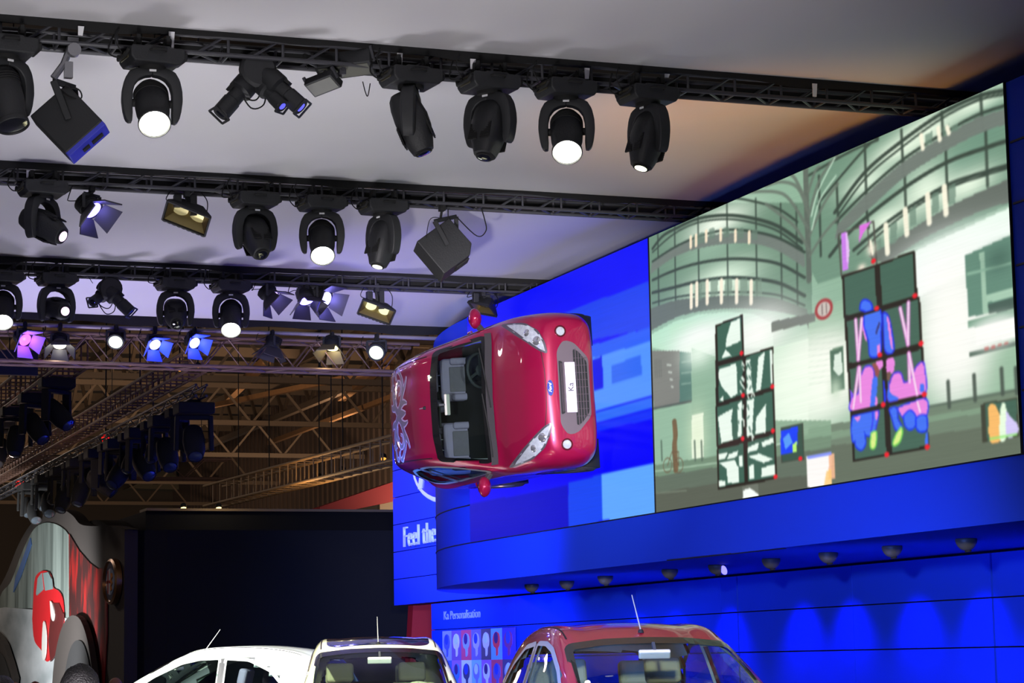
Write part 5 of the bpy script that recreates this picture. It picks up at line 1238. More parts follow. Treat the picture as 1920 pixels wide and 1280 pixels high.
    # mirrors
    for s in (-1, 1):
        m = MB(); n = 18; vs = []
        rows_ = [(0, .02), (.012, .075), (.05, .098), (.09, .090), (.12, .055), (.13, .01)]
        for dx, r in rows_:
            for k_ in range(n):
                a = 2*PI*k_/n; vs.append((.42+dx-.02*abs(math.cos(a)), s*(.91+r*1.15*math.cos(a)), 1.02+r*.70*math.sin(a)))
        fs = [(i*n+k_, i*n+(k_+1) % n, (i+1)*n+(k_+1) % n, (i+1)*n+k_) for i in range(5) for k_ in range(n)]+[tuple(range(n))[::-1], tuple(5*n+k_ for k_ in range(n))]
        m.add(vs, fs); mr = m.build('side_mirror', paint, t, smooth=60)
        m = MB(); m.bar((.45, s*.83, .985), (.52, s*.76, .955), .06, .05); m.build('mirror_arm', cw, mr, bevel=.01)
        m = MB(); m.add([(.417, s*(.91+.085*math.cos(2*PI*k_/n)), 1.02+.062*math.sin(2*PI*k_/n)) for k_ in range(n)], [tuple(range(n))]); m.build('mirror_glass', CHROME, mr, recalc=False)
        h_ = MB(); q0, q1 = drop('left' if s > 0 else 'right', -.36, .84), drop('left' if s > 0 else 'right', -.20, .84); h_.tube([q0[0]+q0[1]*.0, q0[0]+q0[1]*.03+Vector((.03, 0, 0)), q1[0]+q1[1]*.03-Vector((.03, 0, 0)), q1[0]], .013, 8); h_.build('door_handle', paint, t, smooth=50)
    for x in ARX:
        for s in (-1, 1): wheel(t, x, s)
    # antenna
    if antenna:
        q = drop('top', -.02, 0)[0]
        m = MB(); m.lathe([(.022, -.004), (.018, .015), (.010, .022)], 16, T(*q)); at_ = m.build('antenna_base', DARK, t, smooth=50)
        m = MB(); pts = [(q.x-(.30 if decal else .20)*k_/10, 0, q.z+.018+(.04 if decal else .25)*k_/10) for k_ in range(11)]; m.tube(pts, [.006-.0025*k_/10 for k_ in range(11)], 8); m.build('antenna_rod', P('antenna_grey', (170, 170, 165), .5, .3), at_, smooth=50)
    # interior
    db = P('dashboard', (52, 54, 58), .6, bump=.1)
    m = MB(); vs = []; pr = [(.86, .90), (.84, .985), (.62, .985), (.44, .955), (.40, .90), (.42, .74), (.55, .60), (.86, .60)]
    m.prism(pr, -.70, .70, ax='y'); m.build('dashboard', db, t, bevel=.03, seg=3)
    m = MB(); sx, sy, sz = .33, .36, .95
    A = T(sx, sy, sz) @ RY(-65)
    m.tube([(.185*math.cos(2*PI*k_/24), .185*math.sin(2*PI*k_/24), 0) for k_ in range(25)], .016, 8, A, caps=False); m.lathe([(.06, -.03), (.065, .0), (.05, .02)], 16, A)
    for a in (0, 120, 240): m.bar((.04*math.cos(R(a+90)), .04*math.sin(R(a+90)), 0), (.18*math.cos(R(a+90)), .18*math.sin(R(a+90)), 0), .03, .012, A)
    m.tube([(0, 0, 0), (0, 0, .12)], .03, 10, A @ RX(180)); m.build('steering_wheel', swheel or db, t, smooth=40)
    for s in (-1, 1):
        for xx, nm, hz in ((-.30, 'front_seat', 0), (-1.0, 'rear_seat', -.02)):
            m = MB(); A = T(xx, s*.36, .50+hz)
            m.box((.08, 0, 0), (.52, .50 if nm == 'front_seat' else .56, .20), A); m.box((-.18, 0, .36), (.14, .48 if nm == 'front_seat' else .60, .62), A @ RY(-14)); 
            st = m.build(nm, seat, t, bevel=.05, seg=3)
            m = MB(); m.box((-.105, 0, .34), (.02, .28, .46), A @ RY(-14)); m.box((.10, 0, .10), (.42, .28, .02), A); m.build('seat_insert', SEATI, st, bevel=.02)
            m = MB()
            for w_ in (-.20, .20): m.box((-.10, w_, .32), (.09, .08, .48), A @ RY(-14)); m.box((.10, w_, .105), (.46, .07, .06), A)
            m.build('bolster', seat, st, bevel=.03, seg=3)
            m = MB(); m.box((-.205, 0, .79), (.10, .27, .19), A @ RY(-14)); h = m.build('headrest', seat, st, bevel=.035, seg=3)
            m = MB()
            for w_ in (-.06, .06): m.tube([(-.19, w_, .64), (-.20, w_, .74)], .006, 6, A @ RY(-14))
            m.build('headrest_post', CHROME, h)
    mi = MB().box((0, 0, 0), (.03, .23, .065), T(.30, 0, 1.335) @ RY(12)).build('rear_view_mirror', P('mirror_shell', (205, 200, 190), .35, .2), t, bevel=.012, seg=3)
    MB().bar((.31, 0, 1.35), (.27, 0, 1.415), .02).build('mirror_stem', db, mi)
    m = MB(); m.box((-1.40, 0, .955), (.42, 1.05, .02)); m.build('parcel_shelf', db, t, bevel=.006)
    if roof_paint:
        m = MB(); rp = rounded([(.0, .50), (-1.40, .47), (-1.40, -.47), (.0, -.50)], .08); patch(m, 'top', rp, .004, 8); m.build('roof_panel', roof_paint, t, smooth=60, recalc=False)
    if decal: roof_decal(t)
    return t

def roof_decal(t):
    gw, gg = P('decal_outline', (205, 180, 205), .4, coat=.6), P('decal_grey', (120, 108, 118), .4, coat=.6)
    # curls as tapering ribbons; mirrored left and right of the roof centre
    C_ = [
     [(-.80, .02), (-.92, .10), (-.95, .20), (-.88, .31), (-.76, .36), (-.68, .31), (-.70, .24), (-.76, .22)],
     [(-.80, .02), (-.70, .08), (-.62, .20), (-.62, .34), (-.70, .46), (-.80, .50), (-.86, .44), (-.83, .38)],
     [(-.95, .16), (-1.05, .26), (-1.08, .38), (-1.0, .48), (-.92, .47), (-.90, .40)],
     [(-.62, .22), (-.52, .30), (-.46, .40)], [(-.70, .10), (-.56, .12), (-.44, .10)], [(-.95, .10), (-1.08, .10), (-1.16, .14)],
     [(-.80, .0), (-.66, .02), (-.50, .0)], [(-1.0, .3), (-1.12, .34), (-1.20, .32)], [(-.86, .30), (-.90, .22), (-.84, .12)]]
    a, b = MB(), MB()
    for cc in C_:
        sp_ = smooth(cc, 5)
        for s in (1, -1):
            q = [(x, y*s) for x, y in sp_]
            ribbon(a, 'top', q, (.125, .034), .0035); ribbon(b, 'top', q, (.088, .006), .0055)
    a.build('roof_decal_outline', gw, t, recalc=False); b.build('roof_decal', gg, t, recalc=False)

MAG = P('magenta_paint', (152, 12, 62), .32, .35, coat=1, var=.04, vscale=3)
RED2 = P('cherry_paint', (160, 16, 50), .30, .3, coat=1, var=.03, vscale=3)
CREAM = P('cream_paint', (244, 240, 205), .35, .0, coat=1, var=.02)
WHT_ = P('white_paint', (245, 248, 240), .3, .0, coat=1, var=.02)
GRYC = P('cabin_grey', (120, 124, 128), .75); BEI = P('cabin_beige', (205, 198, 160), .8, var=.05)
SEATG = P('seat_mauve_grey', (128, 118, 142), .8, var=.1, vscale=6); SEATB = P('seat_beige', (165, 156, 124), .8, var=.1, vscale=6)

hero = make_car('magenta small hatchback mounted sideways on the blue screen wall, grey tribal pattern on its roof', paint=MAG, cabin=GRYC, seat=SEATG, decal=True, trimcol=(135, 138, 135), antenna=True)
# standing on its right side against the wall: car up -> -x, nose -> -y, left side -> +z
R0 = Matrix(((0, 0, -1, 0), (-1, 0, 0, 0), (0, 1, 0, 0), (0, 0, 0, 1)))
hero.matrix_world = T(9.32, 23.53, 4.45) @ Matrix.Rotation(-.03, 4, 'Z') @ Matrix.Rotation(-.045, 4, 'Y') @ Matrix.Rotation(.007, 4, 'X') @ R0
# bracket holding the car on the wall
mt = thing('wall_mount', 'dark steel mounting frame between the hanging car and the screen wall', 'mount', (9.6, 24.5, 4.45))
MB().box((.16, .3, 0), (.02, 1.4, .4)).build('back_plate', STEEL, mt)
for yy in (-.1, .7):
    for z in (-.12, .12): MB().bar((.16, yy, z), (-.42, yy*.8, z), .06).build('strut', STEEL, mt)

def floor_car(px, depth_y, py_roof, yaw, roofz=1.53, **k):
    o = make_car(**k)
    p = at(px, py_roof, 1, depth_y)
    o.rotation_euler = (0, 0, R(yaw)); o.location = (p.x, p.y, p.z-roofz)
    return o
# floor cars: yaw 0 means nose along +x
def put(o, x, y, z, yaw): o.rotation_euler = (0, 0, R(yaw)); o.location = (x, y, z)
c1 = make_car('red small hatchback with beige cabin standing at the lower right, seen from the front', paint=RED2, cabin=BEI, seat=SEATB, trimcol=(120, 110, 95), swheel=P('wheel_beige', (190, 180, 150), .6), tint=(225, 230, 220))
c2 = make_car('cream small hatchback with dark roof in the middle of the lower edge', paint=CREAM, cabin=BEI, seat=SEATB, roof_paint=P('black_roof', (18, 24, 60), .15, coat=1), swheel=P('wheel_beige', (190, 180, 150)), tint=(228, 232, 215))
c3 = make_car('white small hatchback seen from the side at the lower left', paint=WHT_, cabin=GRYC, seat=SEATG, trimcol=(90, 88, 86), tint=(200, 215, 205))
def roof_at(o, px, py, y, yaw, zroof=1.567, lx=-.3):
    """stand the car so that its roof crest point shows at a photo position at depth y"""
    p = at(px, py, 1, y); a = R(yaw)
    put(o, p.x-lx*math.cos(a), p.y-lx*math.sin(a), p.z-zroof, yaw)
roof_at(c1, 1180, 1166, 15.3, -97)
roof_at(c2, 707, 1193, 21.8, -105)
roof_at(c3, 425, 1211, 26.0, 143)
for o in (c1, c2, c3): print('CAR', o.location)

# ================================================================== EXHIBIT WALL (dark car-shaped facade)
EXB = P('exhibit_brown', (40, 34, 31), .8, var=.08, vscale=.6); EXK = P('exhibit_black', (10, 10, 12), .95, var=.2)
XE = 8.3
def ex(pts, dx=0): return [(at(x, y, 0, XE+dx).y, at(x, y, 0, XE+dx).z) for x, y in pts]
ew = thing('exhibit_facade', 'dark brown car-shaped exhibit wall at the far left with a winter road poster', 'exhibit wall', (XE, 43, 0))
def exb(m, name, mat, **k):
    o = m.build(name, mat, ew, **k); o.location = (-XE, -43, 0); return o
# silhouette: photo outline of the facade
sil = smooth([(-60, 1180), (-20, 1130), (10, 1080), (35, 1020), (60, 980), (90, 960), (115, 955), (135, 965), (150, 982), (172, 986), (205, 985), (236, 992)], 5)
up_ = ex(sil); yN = 43.0; yF = up_[0][0]
base_ = [(yN, 0), (yF, 0)]
m = MB(); m.prism(up_+[(yN, up_[-1][1]), (yN, 0), (yF, 0)], XE, XE+.25, ax='x'); exb(m, 'facade_panel', EXB)
# poster inside: left and right halves
def expoly(pts, mat, name, dx, parent=ew, d=.02):
    q = ex(pts, dx); m = MB(); m.prism(q, XE+dx-d, XE+dx, ax='x'); o = m.build(name, mat, parent)
    if parent is ew: o.location = (-XE, -43, 0)
    return o
post = smooth([(-30, 1240), (0, 1122), (22, 1090), (45, 1030), (65, 992), (85, 980), (105, 982), (122, 992), (130, 1002)], 4)
def nodes_poster(name, c1_, c2_, scale, thr=(.4, .6), sc3=(1, 1, 1)):
    m = P(name, c1_, .5); nt = m.node_tree; b = nt.nodes['Principled BSDF']; tc = nt.nodes.new('ShaderNodeTexCoord'); mp = nt.nodes.new('ShaderNodeMapping'); mp.inputs['Scale'].default_value = sc3
    n = nt.nodes.new('ShaderNodeTexNoise'); n.inputs['Scale'].default_value = scale; n.inputs['Detail'].default_value = 6; r = nt.nodes.new('ShaderNodeMapRange'); r.inputs[1].default_value = thr[0]; r.inputs[2].default_value = thr[1]
    x = nt.nodes.new('ShaderNodeMix'); x.data_type = 'RGBA'; x.inputs[6].default_value = lin(c1_)+(1,); x.inputs[7].default_value = lin(c2_)+(1,)
    nt.links.new(tc.outputs['Object'], mp.inputs[0]); nt.links.new(mp.outputs[0], n.inputs['Vector']); nt.links.new(n.outputs['Fac'], r.inputs[0]); nt.links.new(r.outputs[0], x.inputs[0]); nt.links.new(x.outputs[2], b.inputs['Base Color'])
    return m
FOR = nodes_poster('forest_print', (70, 80, 76), (140, 152, 146), 1.4, (.35, .65), (1, 1, .12)); ROADP = nodes_poster('road_print', (128, 136, 138), (205, 208, 210), .8, (.4, .75), (1, .3, 1)); REDP = nodes_poster('red_print', (45, 12, 12), (150, 16, 14), 2.2, (.44, .66), (1, 1, .35))
f1 = expoly(post+[(131, 1110), (131, 1160), (60, 1140), (5, 1140), (-30, 1240)], FOR, 'poster_forest', -.01)
f2 = expoly([(-30, 1146), (10, 1138), (60, 1142), (131, 1160), (130, 1180), (118, 1215), (108, 1290), (36, 1290), (24, 1225), (5, 1190), (-30, 1180)], ROADP, 'poster_road', -.03)
f3 = expoly([(131, 1000), (150, 1032), (170, 1055), (185, 1066), (202, 1064), (202, 1190), (196, 1290), (185, 1290), (176, 1200), (160, 1162), (145, 1152), (131, 1156)], REDP, 'poster_red', -.01)
expoly([(30, 1084), (58, 1008), (60, 1020), (40, 1080), (26, 1110)], P('poster_blue', (70, 100, 150), .5), 'poster_sky', -.035, f1)
# printed red car on the poster
PR = P('print_red', (190, 22, 30), .5, var=.08, vscale=4); PD = P('print_dark_red', (80, 24, 24), .5, var=.2); PG = P('print_glass', (120, 140, 140), .5); PW = P('print_white', (200, 198, 192), .5)
pc_ = expoly(smooth([(64, 1120), (67, 1085), (76, 1072), (88, 1070), (97, 1078), (101, 1100), (112, 1108), (119, 1125), (121, 1180), (113, 1215), (90, 1240), (80, 1220), (66, 1200), (62, 1160)], 4), PR, 'printed_car', -.05)
expoly([(69, 1112), (72, 1084), (79, 1074), (82, 1105), (70, 1116)], PG, 'printed_window', -.07, pc_); expoly([(82, 1074), (92, 1072), (98, 1085), (100, 1104), (86, 1107)], PG, 'printed_window', -.07, pc_)
expoly([(98, 1130), (112, 1130), (120, 1150), (119, 1185), (110, 1222), (96, 1240), (92, 1200), (96, 1160)], PD, 'printed_front', -.07, pc_); expoly(smooth([(80, 1200), (82, 1168), (85, 1166), (88, 1190), (87, 1225), (83, 1238), (80, 1225), (80, 1200)], 3), PW, 'printed_wheel', -.09, pc_); expoly(smooth([(95, 1126), (99, 1130), (103, 1150), (101, 1164), (97, 1155), (95, 1126)], 3), PW, 'printed_lamp', -.09, pc_)
# wheel-arch rings with black openings
for q, nm in (([(108, 1290), (112, 1240), (122, 1190), (134, 1162), (148, 1153), (162, 1162), (174, 1195), (182, 1240), (188, 1290)], 'wheel_arch'), ([(-40, 1190), (-10, 1180), (8, 1192), (22, 1222), (34, 1290), (-40, 1290)], 'wheel_arch')):
    a = expoly(smooth(q, 3), EXB, nm, -.10, d=.12); cx = sum(p[0] for p in q)/len(q)
    i_ = [(cx+(x-cx)*.66, 1290-(1290-y)*.66) for x, y in q]; expoly(smooth(i_, 3), EXK, 'arch_opening', -.23, a)
# black side wall and roof edge
xr = at(812, 985, 1, 43).x
m = MB(); zt_ = up_[-1][1]; r_ = [(XE, 43.6), (XE+.1, 43.15), (XE+.5, 43.0), (xr, 43.0), (xr, 58), (XE, 58)]
m.prism([(XE+.26, 43.25), (XE+.4, 43.08), (XE+.8, 43.0), (xr+4, 43.0), (xr+4, 58), (XE+.26, 58)], 0, zt_); exb(m, 'side_wall', EXK)
m = MB(); z1 = at(400, 962, 1, 45).z
m.prism([(XE+.8, 44.9), (xr+2, 44.9), (xr+2, 45.6), (XE+.8, 45.6)], z1+.04, z1+.09); exb(m, 'roof_edge', P('warm_edge', (120, 100, 70), .6))
m = MB(); m.prism([(XE+.8, 45.0), (xr+2, 45.0), (xr+2, 57), (XE+.8, 57)], zt_, z1+.04); exb(m, 'roof_box', EXK)
m = MB(); hs_ = [(45.2, zt_)]+[(45.2+6*k/12, zt_+.5*math.sin(PI*k/12)) for k in range(13)]; m.prism(hs_, XE+.3, XE+.9, ax='x'); exb(m, 'roof_hump', P('hump_brown', (26, 23, 19), .7))
# round emblem
ec = at(218, 1090, 0, XE)
bd = thing('round_emblem', 'big round car maker emblem with gold rim on the dark exhibit wall', 'emblem', (XE-.02, ec.y, ec.z))
ME = wall_mat(0, 0, 0)
ry_ = abs(at(205, 1090, 0, XE).y-at(231, 1090, 0, XE).y)/2; ra = (at(218, 1047, 0, XE).z-at(218, 1133, 0, XE).z)/2
kx = ry_/ra
MB().lathe([(ra, 0), (ra, .10), (ra*.9, .13), (ra*.88, .08)], 40, ME, sx=kx).build('rim', P('gold_rim', (150, 110, 70), .3, .8), bd, smooth=40)
MB().lathe([(ra*.88, .06), (ra*.86, .085)], 40, ME, sx=kx).build('ring', P('emblem_blue', (40, 50, 90), .4, coat=.6, var=.1), bd)
def em(pts, mat, nm, d): MB().prism([(x*ra*kx, y*ra) for x, y in pts], .085, .085+d, ME).build(nm, mat, bd)
cir = [(.58*math.cos(2*PI*k/30), .58*math.sin(2*PI*k/30)) for k in range(30)]
em([p for p in cir if p[0] <= .02], P('emblem_white', (190, 195, 205), .4), 'left_field', .012); em([p for p in cir if p[0] >= -.02], P('emblem_sky', (110, 130, 160), .4), 'right_field', .012)
em([(-.36, -.50), (-.24, -.50), (-.24, .50), (-.36, .50)], P('emblem_red', (160, 40, 40), .4), 'cross', .02); em([(-.56, -.06), (-.04, -.06), (-.04, .06), (-.56, .06)], P('emblem_red', (160, 40, 40), .4), 'cross_arm', .02)
em(smooth([(.12, -.42), (.30, -.36), (.20, -.22), (.36, -.08), (.22, .06), (.36, .18), (.28, .36), (.14, .30), (.22, .18), (.08, .06), (.22, -.08), (.08, -.22), (.12, -.42)], 3), P('emblem_orange', (190, 120, 50), .4), 'serpent', .03)

# red stand behind, under the sign wall
x0_, x1_ = at(771, 1150, 1, 41).x, 17.5
zr = at(790, 1138, 1, 41).z
tag(MB().prism([(x0_-.15, .0), (x1_, .0), (x1_, zr+.6), (x0_+.08, zr+.6)], 41, 41.3, ax='y').build('red_partition', P('deep_red', (150, 12, 26), .6, var=.05)), 'deep red partition visible under the blue sign wall', 'partition')
# red fascia and shelves of the stand farther back
rb = thing('red_stand', 'dark red fronted stand with lit beige bays behind the black exhibit wall', 'exhibition stand', (20, 62, 0))
def farp(px, py, y=62): return at(px, py, 1, y)
def farbox(m, px0, py0, px1, py1, y, d, dd=0):
    a, b = at(px0, py0, 1, y), at(px1, py1, 1, y); m.box(((a.x+b.x)/2, y+d/2, (a.z+b.z)/2), (abs(b.x-a.x), d, abs(a.z-b.z)))
m = MB(); q = [farp(600, 950), farp(740, 902), farp(745, 938), farp(600, 968)]; m.prism([(p.x, p.z) for p in q], 62, 63, ax='y'); o = m.build('red_fascia', P('stand_red', (130, 14, 26), .6), rb); o.location = (-20, -62, 0)
for a, b, c_ in ((580, 596, (120, 105, 75)), (598, 645, (128, 112, 80)), (712, 745, (112, 100, 85))):
    m = MB(); farbox(m, a, 958 if a < 700 else 936, b, 988, 63, .3); o = m.build('beige_bay', P('bay_%d' % a, c_, .7), rb); o.location = (-20, -62, 0)
m = MB(); farbox(m, 652, 942, 708, 988, 62.7, .3); o = m.build('dark_bay', EXK, rb); o.location = (-20, -62, 0)
m = MB(); farbox(m, 600, 986, 748, 1010, 62.5, 2); o = m.build('counter', P('dark_red_counter', (46, 16, 18), .7), rb); o.location = (-20, -62, 0)
m = MB(); a = farp(560, 1010, 63); m.box((a.x+4, 64.5, a.z/2), (12, 2, a.z)); o = m.build('base', EXK, rb); o.location = (-20, -62, 0)
# pale gabled booth high in the hall
gb = thing('pale_booth', 'greyish control booth with small dark windows, high at the hall back wall', 'booth', (0, 149, 0))
bp = P('booth_grey', (92, 86, 72), .8, var=.1)
m = MB(); q = [at(240, 915, 1, 148), at(262, 905, 1, 148), at(358, 852, 1, 148), at(358, 918, 1, 148)]; m.prism([(p.x, p.z) for p in q], 148, 149.8, ax='y'); o = m.build('wall', bp, gb); o.location = (0, -149, 0)
for a, b, c_, d_ in ((287, 896, 296, 908), (331, 880, 341, 893)):
    m = MB(); farbox(m, a, b, c_, d_, 147.9, .08); o = m.build('window', EXK, gb); o.location = (0, -149, 0)
# yellowish lit items high at the back
for i, (px, py, w_, h_) in enumerate([(492, 862, 14, 12), (508, 868, 18, 6), (498, 880, 20, 10)]):
    a = at(px, py, 1, 149.56); s_ = 149/4300*1.03
    tag(MB().box((0, 0, 0), (w_*s_, .5, h_*s_)).build('lit_sign_box', E('sign_yellow', (150, 120, 40), .8)), ['largest glowing yellow box high in the dark hall', 'small yellow box right of the largest glowing one', 'lowest yellow box of the glowing trio'][i], 'sign box', 'yellow boxes at the hall back').location = a
WARM = E('warm_bulb', (255, 220, 130), 4); WARM2 = E('orange_bulb', (255, 170, 70), 1.6)
def hall_light(px, py, y, s, mat, label, aim=(0, -.3, -1), ht=.5, grp='small lamps of the dark hall'):
    a = at(px, py, 1, y); t = thing('hall_floodlight', label, 'lamp', a, 0, grp)
    M = Vector(aim).to_track_quat('Z', 'Y').to_matrix().to_4x4()
    MB().lathe([(s*.5, -s*1.3), (s, -s*.9), (s*1.1, 0), (s*1.0, .02)], 16, M).build('housing', DARK, t, smooth=40)
    MB().lathe([(s*.95, -.01), (s*.9, .03), (s*.3, .06)], 16, M).build('lens', mat, t, smooth=40)
    MB().tube([(0, 0, 0), (0, 0, ht if ht < 0 else 16.04-a.z)], .016, 6).build('stem', DARK, t)
    return t
hall_light(344, 950, 46, .06, WARM, 'left one of two small bright lamps on the roof edge of the black exhibit wall', ht=-.3)
hall_light(410, 950, 46, .06, WARM, 'right one of two small bright lamps on the roof edge of the black exhibit wall', ht=-.3)
hall_light(599, 895, 58, .085, WARM, 'brighter small lamp under the warm-lit lattice truss'); hall_light(505, 925, 60, .07, WARM2, 'dim small lamp under the low end of the warm-lit truss'); hall_light(643, 882, 54, .08, WARM2, 'orange lamp hanging from the middle of the warm-lit truss'); hall_light(718, 858, 50, .08, WARM2, 'orange lamp under the warm-lit truss beside the hanging car')
hall_light(243, 686, 44, .06, WARM2, 'tiny orange lamp below the greenish lamp of the box truss'); hall_light(337, 690, 42, .06, WARM2, 'left tiny orange lamp below the bright blue lamps'); hall_light(371, 687, 42, .06, WARM2, 'right tiny orange lamp below the bright blue lamps'); hall_light(600, 694, 42, .06, WARM2, 'tiny orange lamp below the yellow-glowing hooded lamp')
for px, py, y, w_, lb in [(300, 832, 70, 1.2, 'dim ceiling panel lamp left of the hall middle'), (560, 738, 60, 1.2, 'dim ceiling panel lamp high in the hall middle'), (270, 831, 84, 1.0, 'far dim ceiling panel lamp above the lower booth roof')][1:1]+[(515, 716, 60, 1.1, 'dim strip lamp on the hall ceiling right of the lit moving head'), (345, 797, 72, 1.1, 'dim strip lamp in the middle left of the hall'), (274, 831, 80, 1.1, 'dim strip lamp above the grey booth')]:
    tag(MB().box((0, 0, 0), (w_*.9, .6, .1)).build('strip_lamp', E('strip_dim', (150, 135, 120), .7)), lb, 'lamp', 'dim strip lamps of the hall').location = at(px, py, 2, 15.98)
REDL = E('red_lamp', (255, 25, 20), 1.6)
for px, py, y, s, lb in [(198, 822, 46, .09, 'small red glowing lamp amid the dark lamps under the left truss'), (38, 908, 58, .14, 'red glowing lamp at the far lower left above the exhibit poster'), (16, 800, 50, .06, 'tiny red lamp at the left edge')]:
    hall_light(px, py, y, s, REDL, lb, aim=(-.3, -.9, -.3), ht=.4)
# dark moving heads hanging under the stand truss, receding
rnd = random.Random(11)
xt = xb
def small_head(x, y, z, label, s=1.0, pan=0):
    t = thing('moving_head_light', label, 'stage light', (x, y, z), 0, 'dark moving heads under the receding truss')
    m = MB(); m.box((0, 0, -.10*s), (.42*s, .34*s, .13*s)); m.box((0, 0, -.02), (.2, .1, .06)); m.build('base', DARK, t, bevel=.02)
    A = RZ(pan)
    m = MB()
    for q in (-1, 1): m.bar((q*.19*s, 0, -.18*s), (q*.20*s, 0, -.58*s), .05*s, .12*s, A)
    m.box((0, 0, -.20*s), (.36*s, .11*s, .05*s), A); m.build('yoke', DARK, t, bevel=.015)
    M = A @ T(0, 0, -.47*s) @ RX(180-30-20*rnd.random())
    h = MB().lathe([(.05*s, -.20*s), (.11*s, -.16*s), (.13*s, 0), (.12*s, .15*s), (.09*s, .26*s)], 20, M).build('head', DARK, t, smooth=40)
    MB().lathe([(.085*s, .255*s), (.06*s, .27*s), (.01, .275*s)], 16, M).build('lens', P('lens_glint', (90, 100, 110), .1, .5, coat=1), h, smooth=40)
k = 0
for i in range(18):
    y = 33.5+i*.95
    small_head(xt+.40, y, 5.57, (['nearest', 'second nearest', 'third nearest'][i]+' black moving head of the dark receding row under the left trusses') if i < 3 else 'black moving head far back in the dark receding row under the left trusses', 1.0 if i % 2 else 1.3, rnd.uniform(-60, 60))
xl = at(60, 700, 1, 38).x
for i, (px, py, y) in enumerate([(108, 700, 35.5), (60, 735, 37.6), (30, 775, 41.8), (78, 690, 39.7)]):
    p = at(px, py, 1, y); small_head(xl, y, 6.14, ['dark moving head below the cream-glowing lamp', 'dark moving head at the left, second of the hanging group', 'lowest dark moving head of the left hanging group', 'dark moving head beside the dark blue panel'][i], 1.25, rnd.uniform(-40, 40))
p = at(30, 680, 1, 33.5); tag(MB().box((0, 0, 0), (.62, .1, .36)).build('hanging_panel', P('navy_panel', (28, 34, 60), .7)), 'dark navy rectangular panel hanging below the magenta lamp', 'panel').location = p
p = at(545, 738, 1, 47)

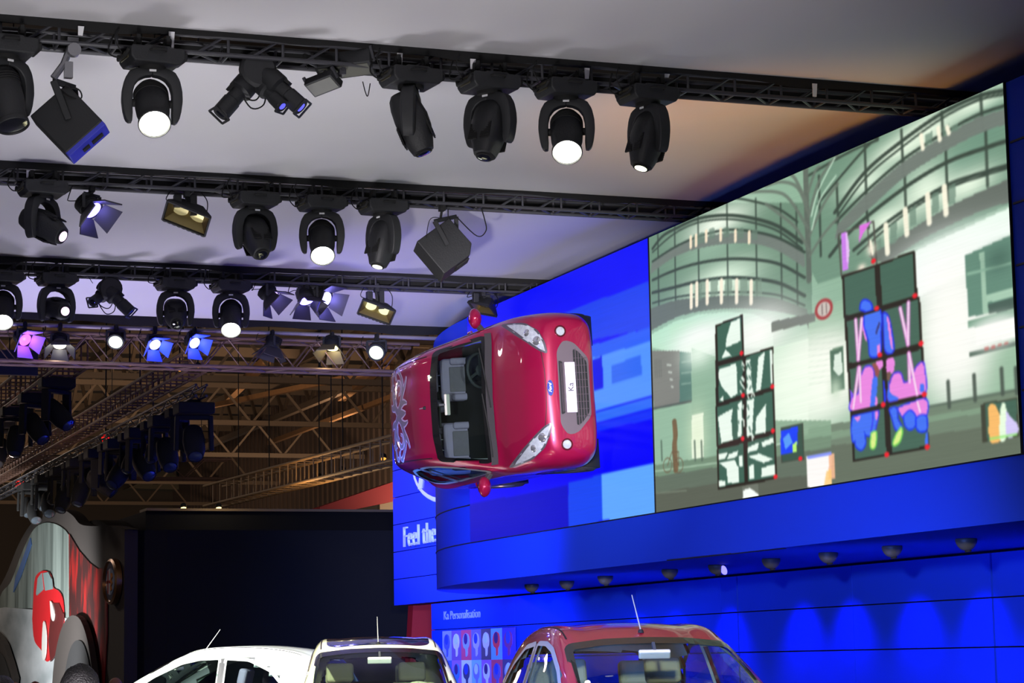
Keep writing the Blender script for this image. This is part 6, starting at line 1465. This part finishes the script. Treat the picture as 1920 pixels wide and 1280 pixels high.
# ================================================================== PEOPLE (heads above the lower edge)
def skin_body(pts, edges, rad, name, mat, parent, sub=2):
    me = D.meshes.new(name); me.from_pydata(pts, edges, []); o = D.objects.new(name, me); COL.objects.link(o)
    bpy.context.view_layer.update()
    s = o.modifiers.new('skin', 'SKIN'); s.use_smooth_shade = True
    for i, r in enumerate(rad): me.skin_vertices[0].data[i].radius = r if isinstance(r, tuple) else (r, r)
    me.skin_vertices[0].data[0].use_root = True
    b = o.modifiers.new('sub', 'SUBSURF'); b.levels = sub; b.render_levels = sub
    dg = bpy.context.evaluated_depsgraph_get(); m2 = D.meshes.new_from_object(o.evaluated_get(dg)); D.objects.remove(o)
    m2.materials.clear(); m2.materials.append(mat); r = D.objects.new(name, m2); COL.objects.link(r); r.parent = parent
    for p_ in m2.polygons: p_.use_smooth = True
    return r
def person(px, y, ztop, face, label, skin, hair, top, legs, bald=False):
    x = at(px, 1260, 1, y).x; t = thing('person', label, 'person', (x, y, 0), R(face), 'visitors at the lower left edge')
    k = ztop/1.74
    J = [(0, 0, .95), (0, .01, 1.15), (0, .0, 1.36), (0, 0, 1.47), (0, -.01, 1.56),
         (.17, 0, 1.40), (.22, .02, 1.12), (.22, -.06, .88), (.22, -.09, .78), (-.17, 0, 1.40), (-.22, .02, 1.12), (-.22, -.06, .88), (-.22, -.09, .78),
         (.10, 0, .88), (.11, -.01, .50), (.11, .02, .09), (.12, -.13, .045), (-.10, 0, .88), (-.11, -.01, .50), (-.11, .02, .09), (-.12, -.13, .045)]
    Ed = [(0, 1), (1, 2), (2, 3), (3, 4), (2, 5), (5, 6), (6, 7), (7, 8), (2, 9), (9, 10), (10, 11), (11, 12), (0, 13), (13, 14), (14, 15), (15, 16), (0, 17), (17, 18), (18, 19), (19, 20)]
    rd = [(.14, .11), (.13, .10), (.15, .11), (.055, .055), (.05, .05), .062, .045, .032, .03, .062, .045, .032, .03, .085, .06, .042, .038, .085, .06, .042, .038]
    J = [(a*k, b*k, c*k) for a, b, c in J]
    skin_body(J, Ed, rd, 'body', top, t)
    n = 24; vs = []; rows_ = 16
    for i in range(rows_+1):
        ph = PI*i/rows_
        for q in range(n):
            th = 2*PI*q/n; r = math.sin(ph); zz = math.cos(ph)
            jaw = 1-.28*max(0, -zz)
            yy = math.sin(th)*r*.098; yy += -.012 if (yy < 0 and -.2 < zz < .15 and abs(math.cos(th)) < .3) else 0
            vs.append((math.cos(th)*r*.078*jaw, yy, zz*.118))
    fs = [(i*n+q, i*n+(q+1) % n, (i+1)*n+(q+1) % n, (i+1)*n+q) for i in range(rows_) for q in range(n)]
    hc = T(0, -.01, ztop-.125); hd = MB().add(vs, fs, hc).build('head', skin, t, smooth=80)
    m = MB(); m.add([(-.014, -.094, -.02), (.014, -.094, -.02), (0, -.094, .03), (0, -.122, -.018)], [(0, 1, 3), (1, 2, 3), (2, 0, 3)], hc); m.build('nose', skin, hd, smooth=80)
    for s in (-1, 1):
        MB().lathe([(.001, -.012), (.010, -.006), (.012, .0), (.010, .006), (.001, .012)], 12, hc @ T(s*.030, -.088, .012)).build('eye', P('eye_white', (220, 220, 220), .3), hd, smooth=60)
        MB().lathe([(.001, -.03), (.014, -.02), (.018, .0), (.015, .02), (.001, .03)], 12, hc @ T(s*.080, .0, -.005), sx=.5).build('ear', skin, hd, smooth=60)
    MB().box((0, -.090, -.052), (.045, .01, .008), hc).build('mouth', P('lip', (140, 80, 75), .6), hd, bevel=.003)
    vs = []
    rr = random.Random(px)
    for i in range(13):
        ph = PI*.60*i/12
        for q in range(36):
            th = 2*PI*q/36; r = math.sin(ph); cut = 1.0
            if math.sin(th) < -.3 and ph > 1.15: cut = .86
            w_ = 1+rr.uniform(-.02, .03)
            vs.append((math.cos(th)*r*.092*cut*w_, math.sin(th)*r*.112*cut*w_+.006, math.cos(ph)*.128*w_))
    fs = [(i*36+q, i*36+(q+1) % 36, (i+1)*36+(q+1) % 36, (i+1)*36+q) for i in range(12) for q in range(36)]
    MB().add(vs, fs, hc).build('hair', hair, hd, smooth=80)
    return t
SK = P('skin', (205, 150, 120), .6); HB = P('hair_dark', (22, 18, 22), .6, bump=.6, bscale=120); HO = P('hair_auburn', (150, 80, 40), .6, bump=.6, bscale=120); HL = P('hair_light_brown', (160, 110, 70), .6, bump=.6, bscale=120); HG = P('hair_grey', (80, 76, 78), .6, bump=.6, bscale=120)
C1 = P('cloth_navy', (30, 32, 50), .9, bump=.2); C2 = P('cloth_red', (150, 40, 30), .9, bump=.2)
person(150, 10.6, 1.665, 150, 'person with dark hair, largest head at the lower left edge', SK, HB, C1, C1)
person(216, 32, 1.50, 30, 'person with light brown hair beside the white car bonnet', SK, HL, C1, C1)
person(66, 32.5, 1.47, 10, 'person with auburn hair below the poster road', SK, HO, C2, C1)
person(28, 22, 1.52, -20, 'person with reddish hair at the foot of the poster, second from left edge', SK, HO, C1, C1)
person(4, 18, 1.60, 40, 'person with grey hair cut by the left picture edge', SK, HG, C1, C1)
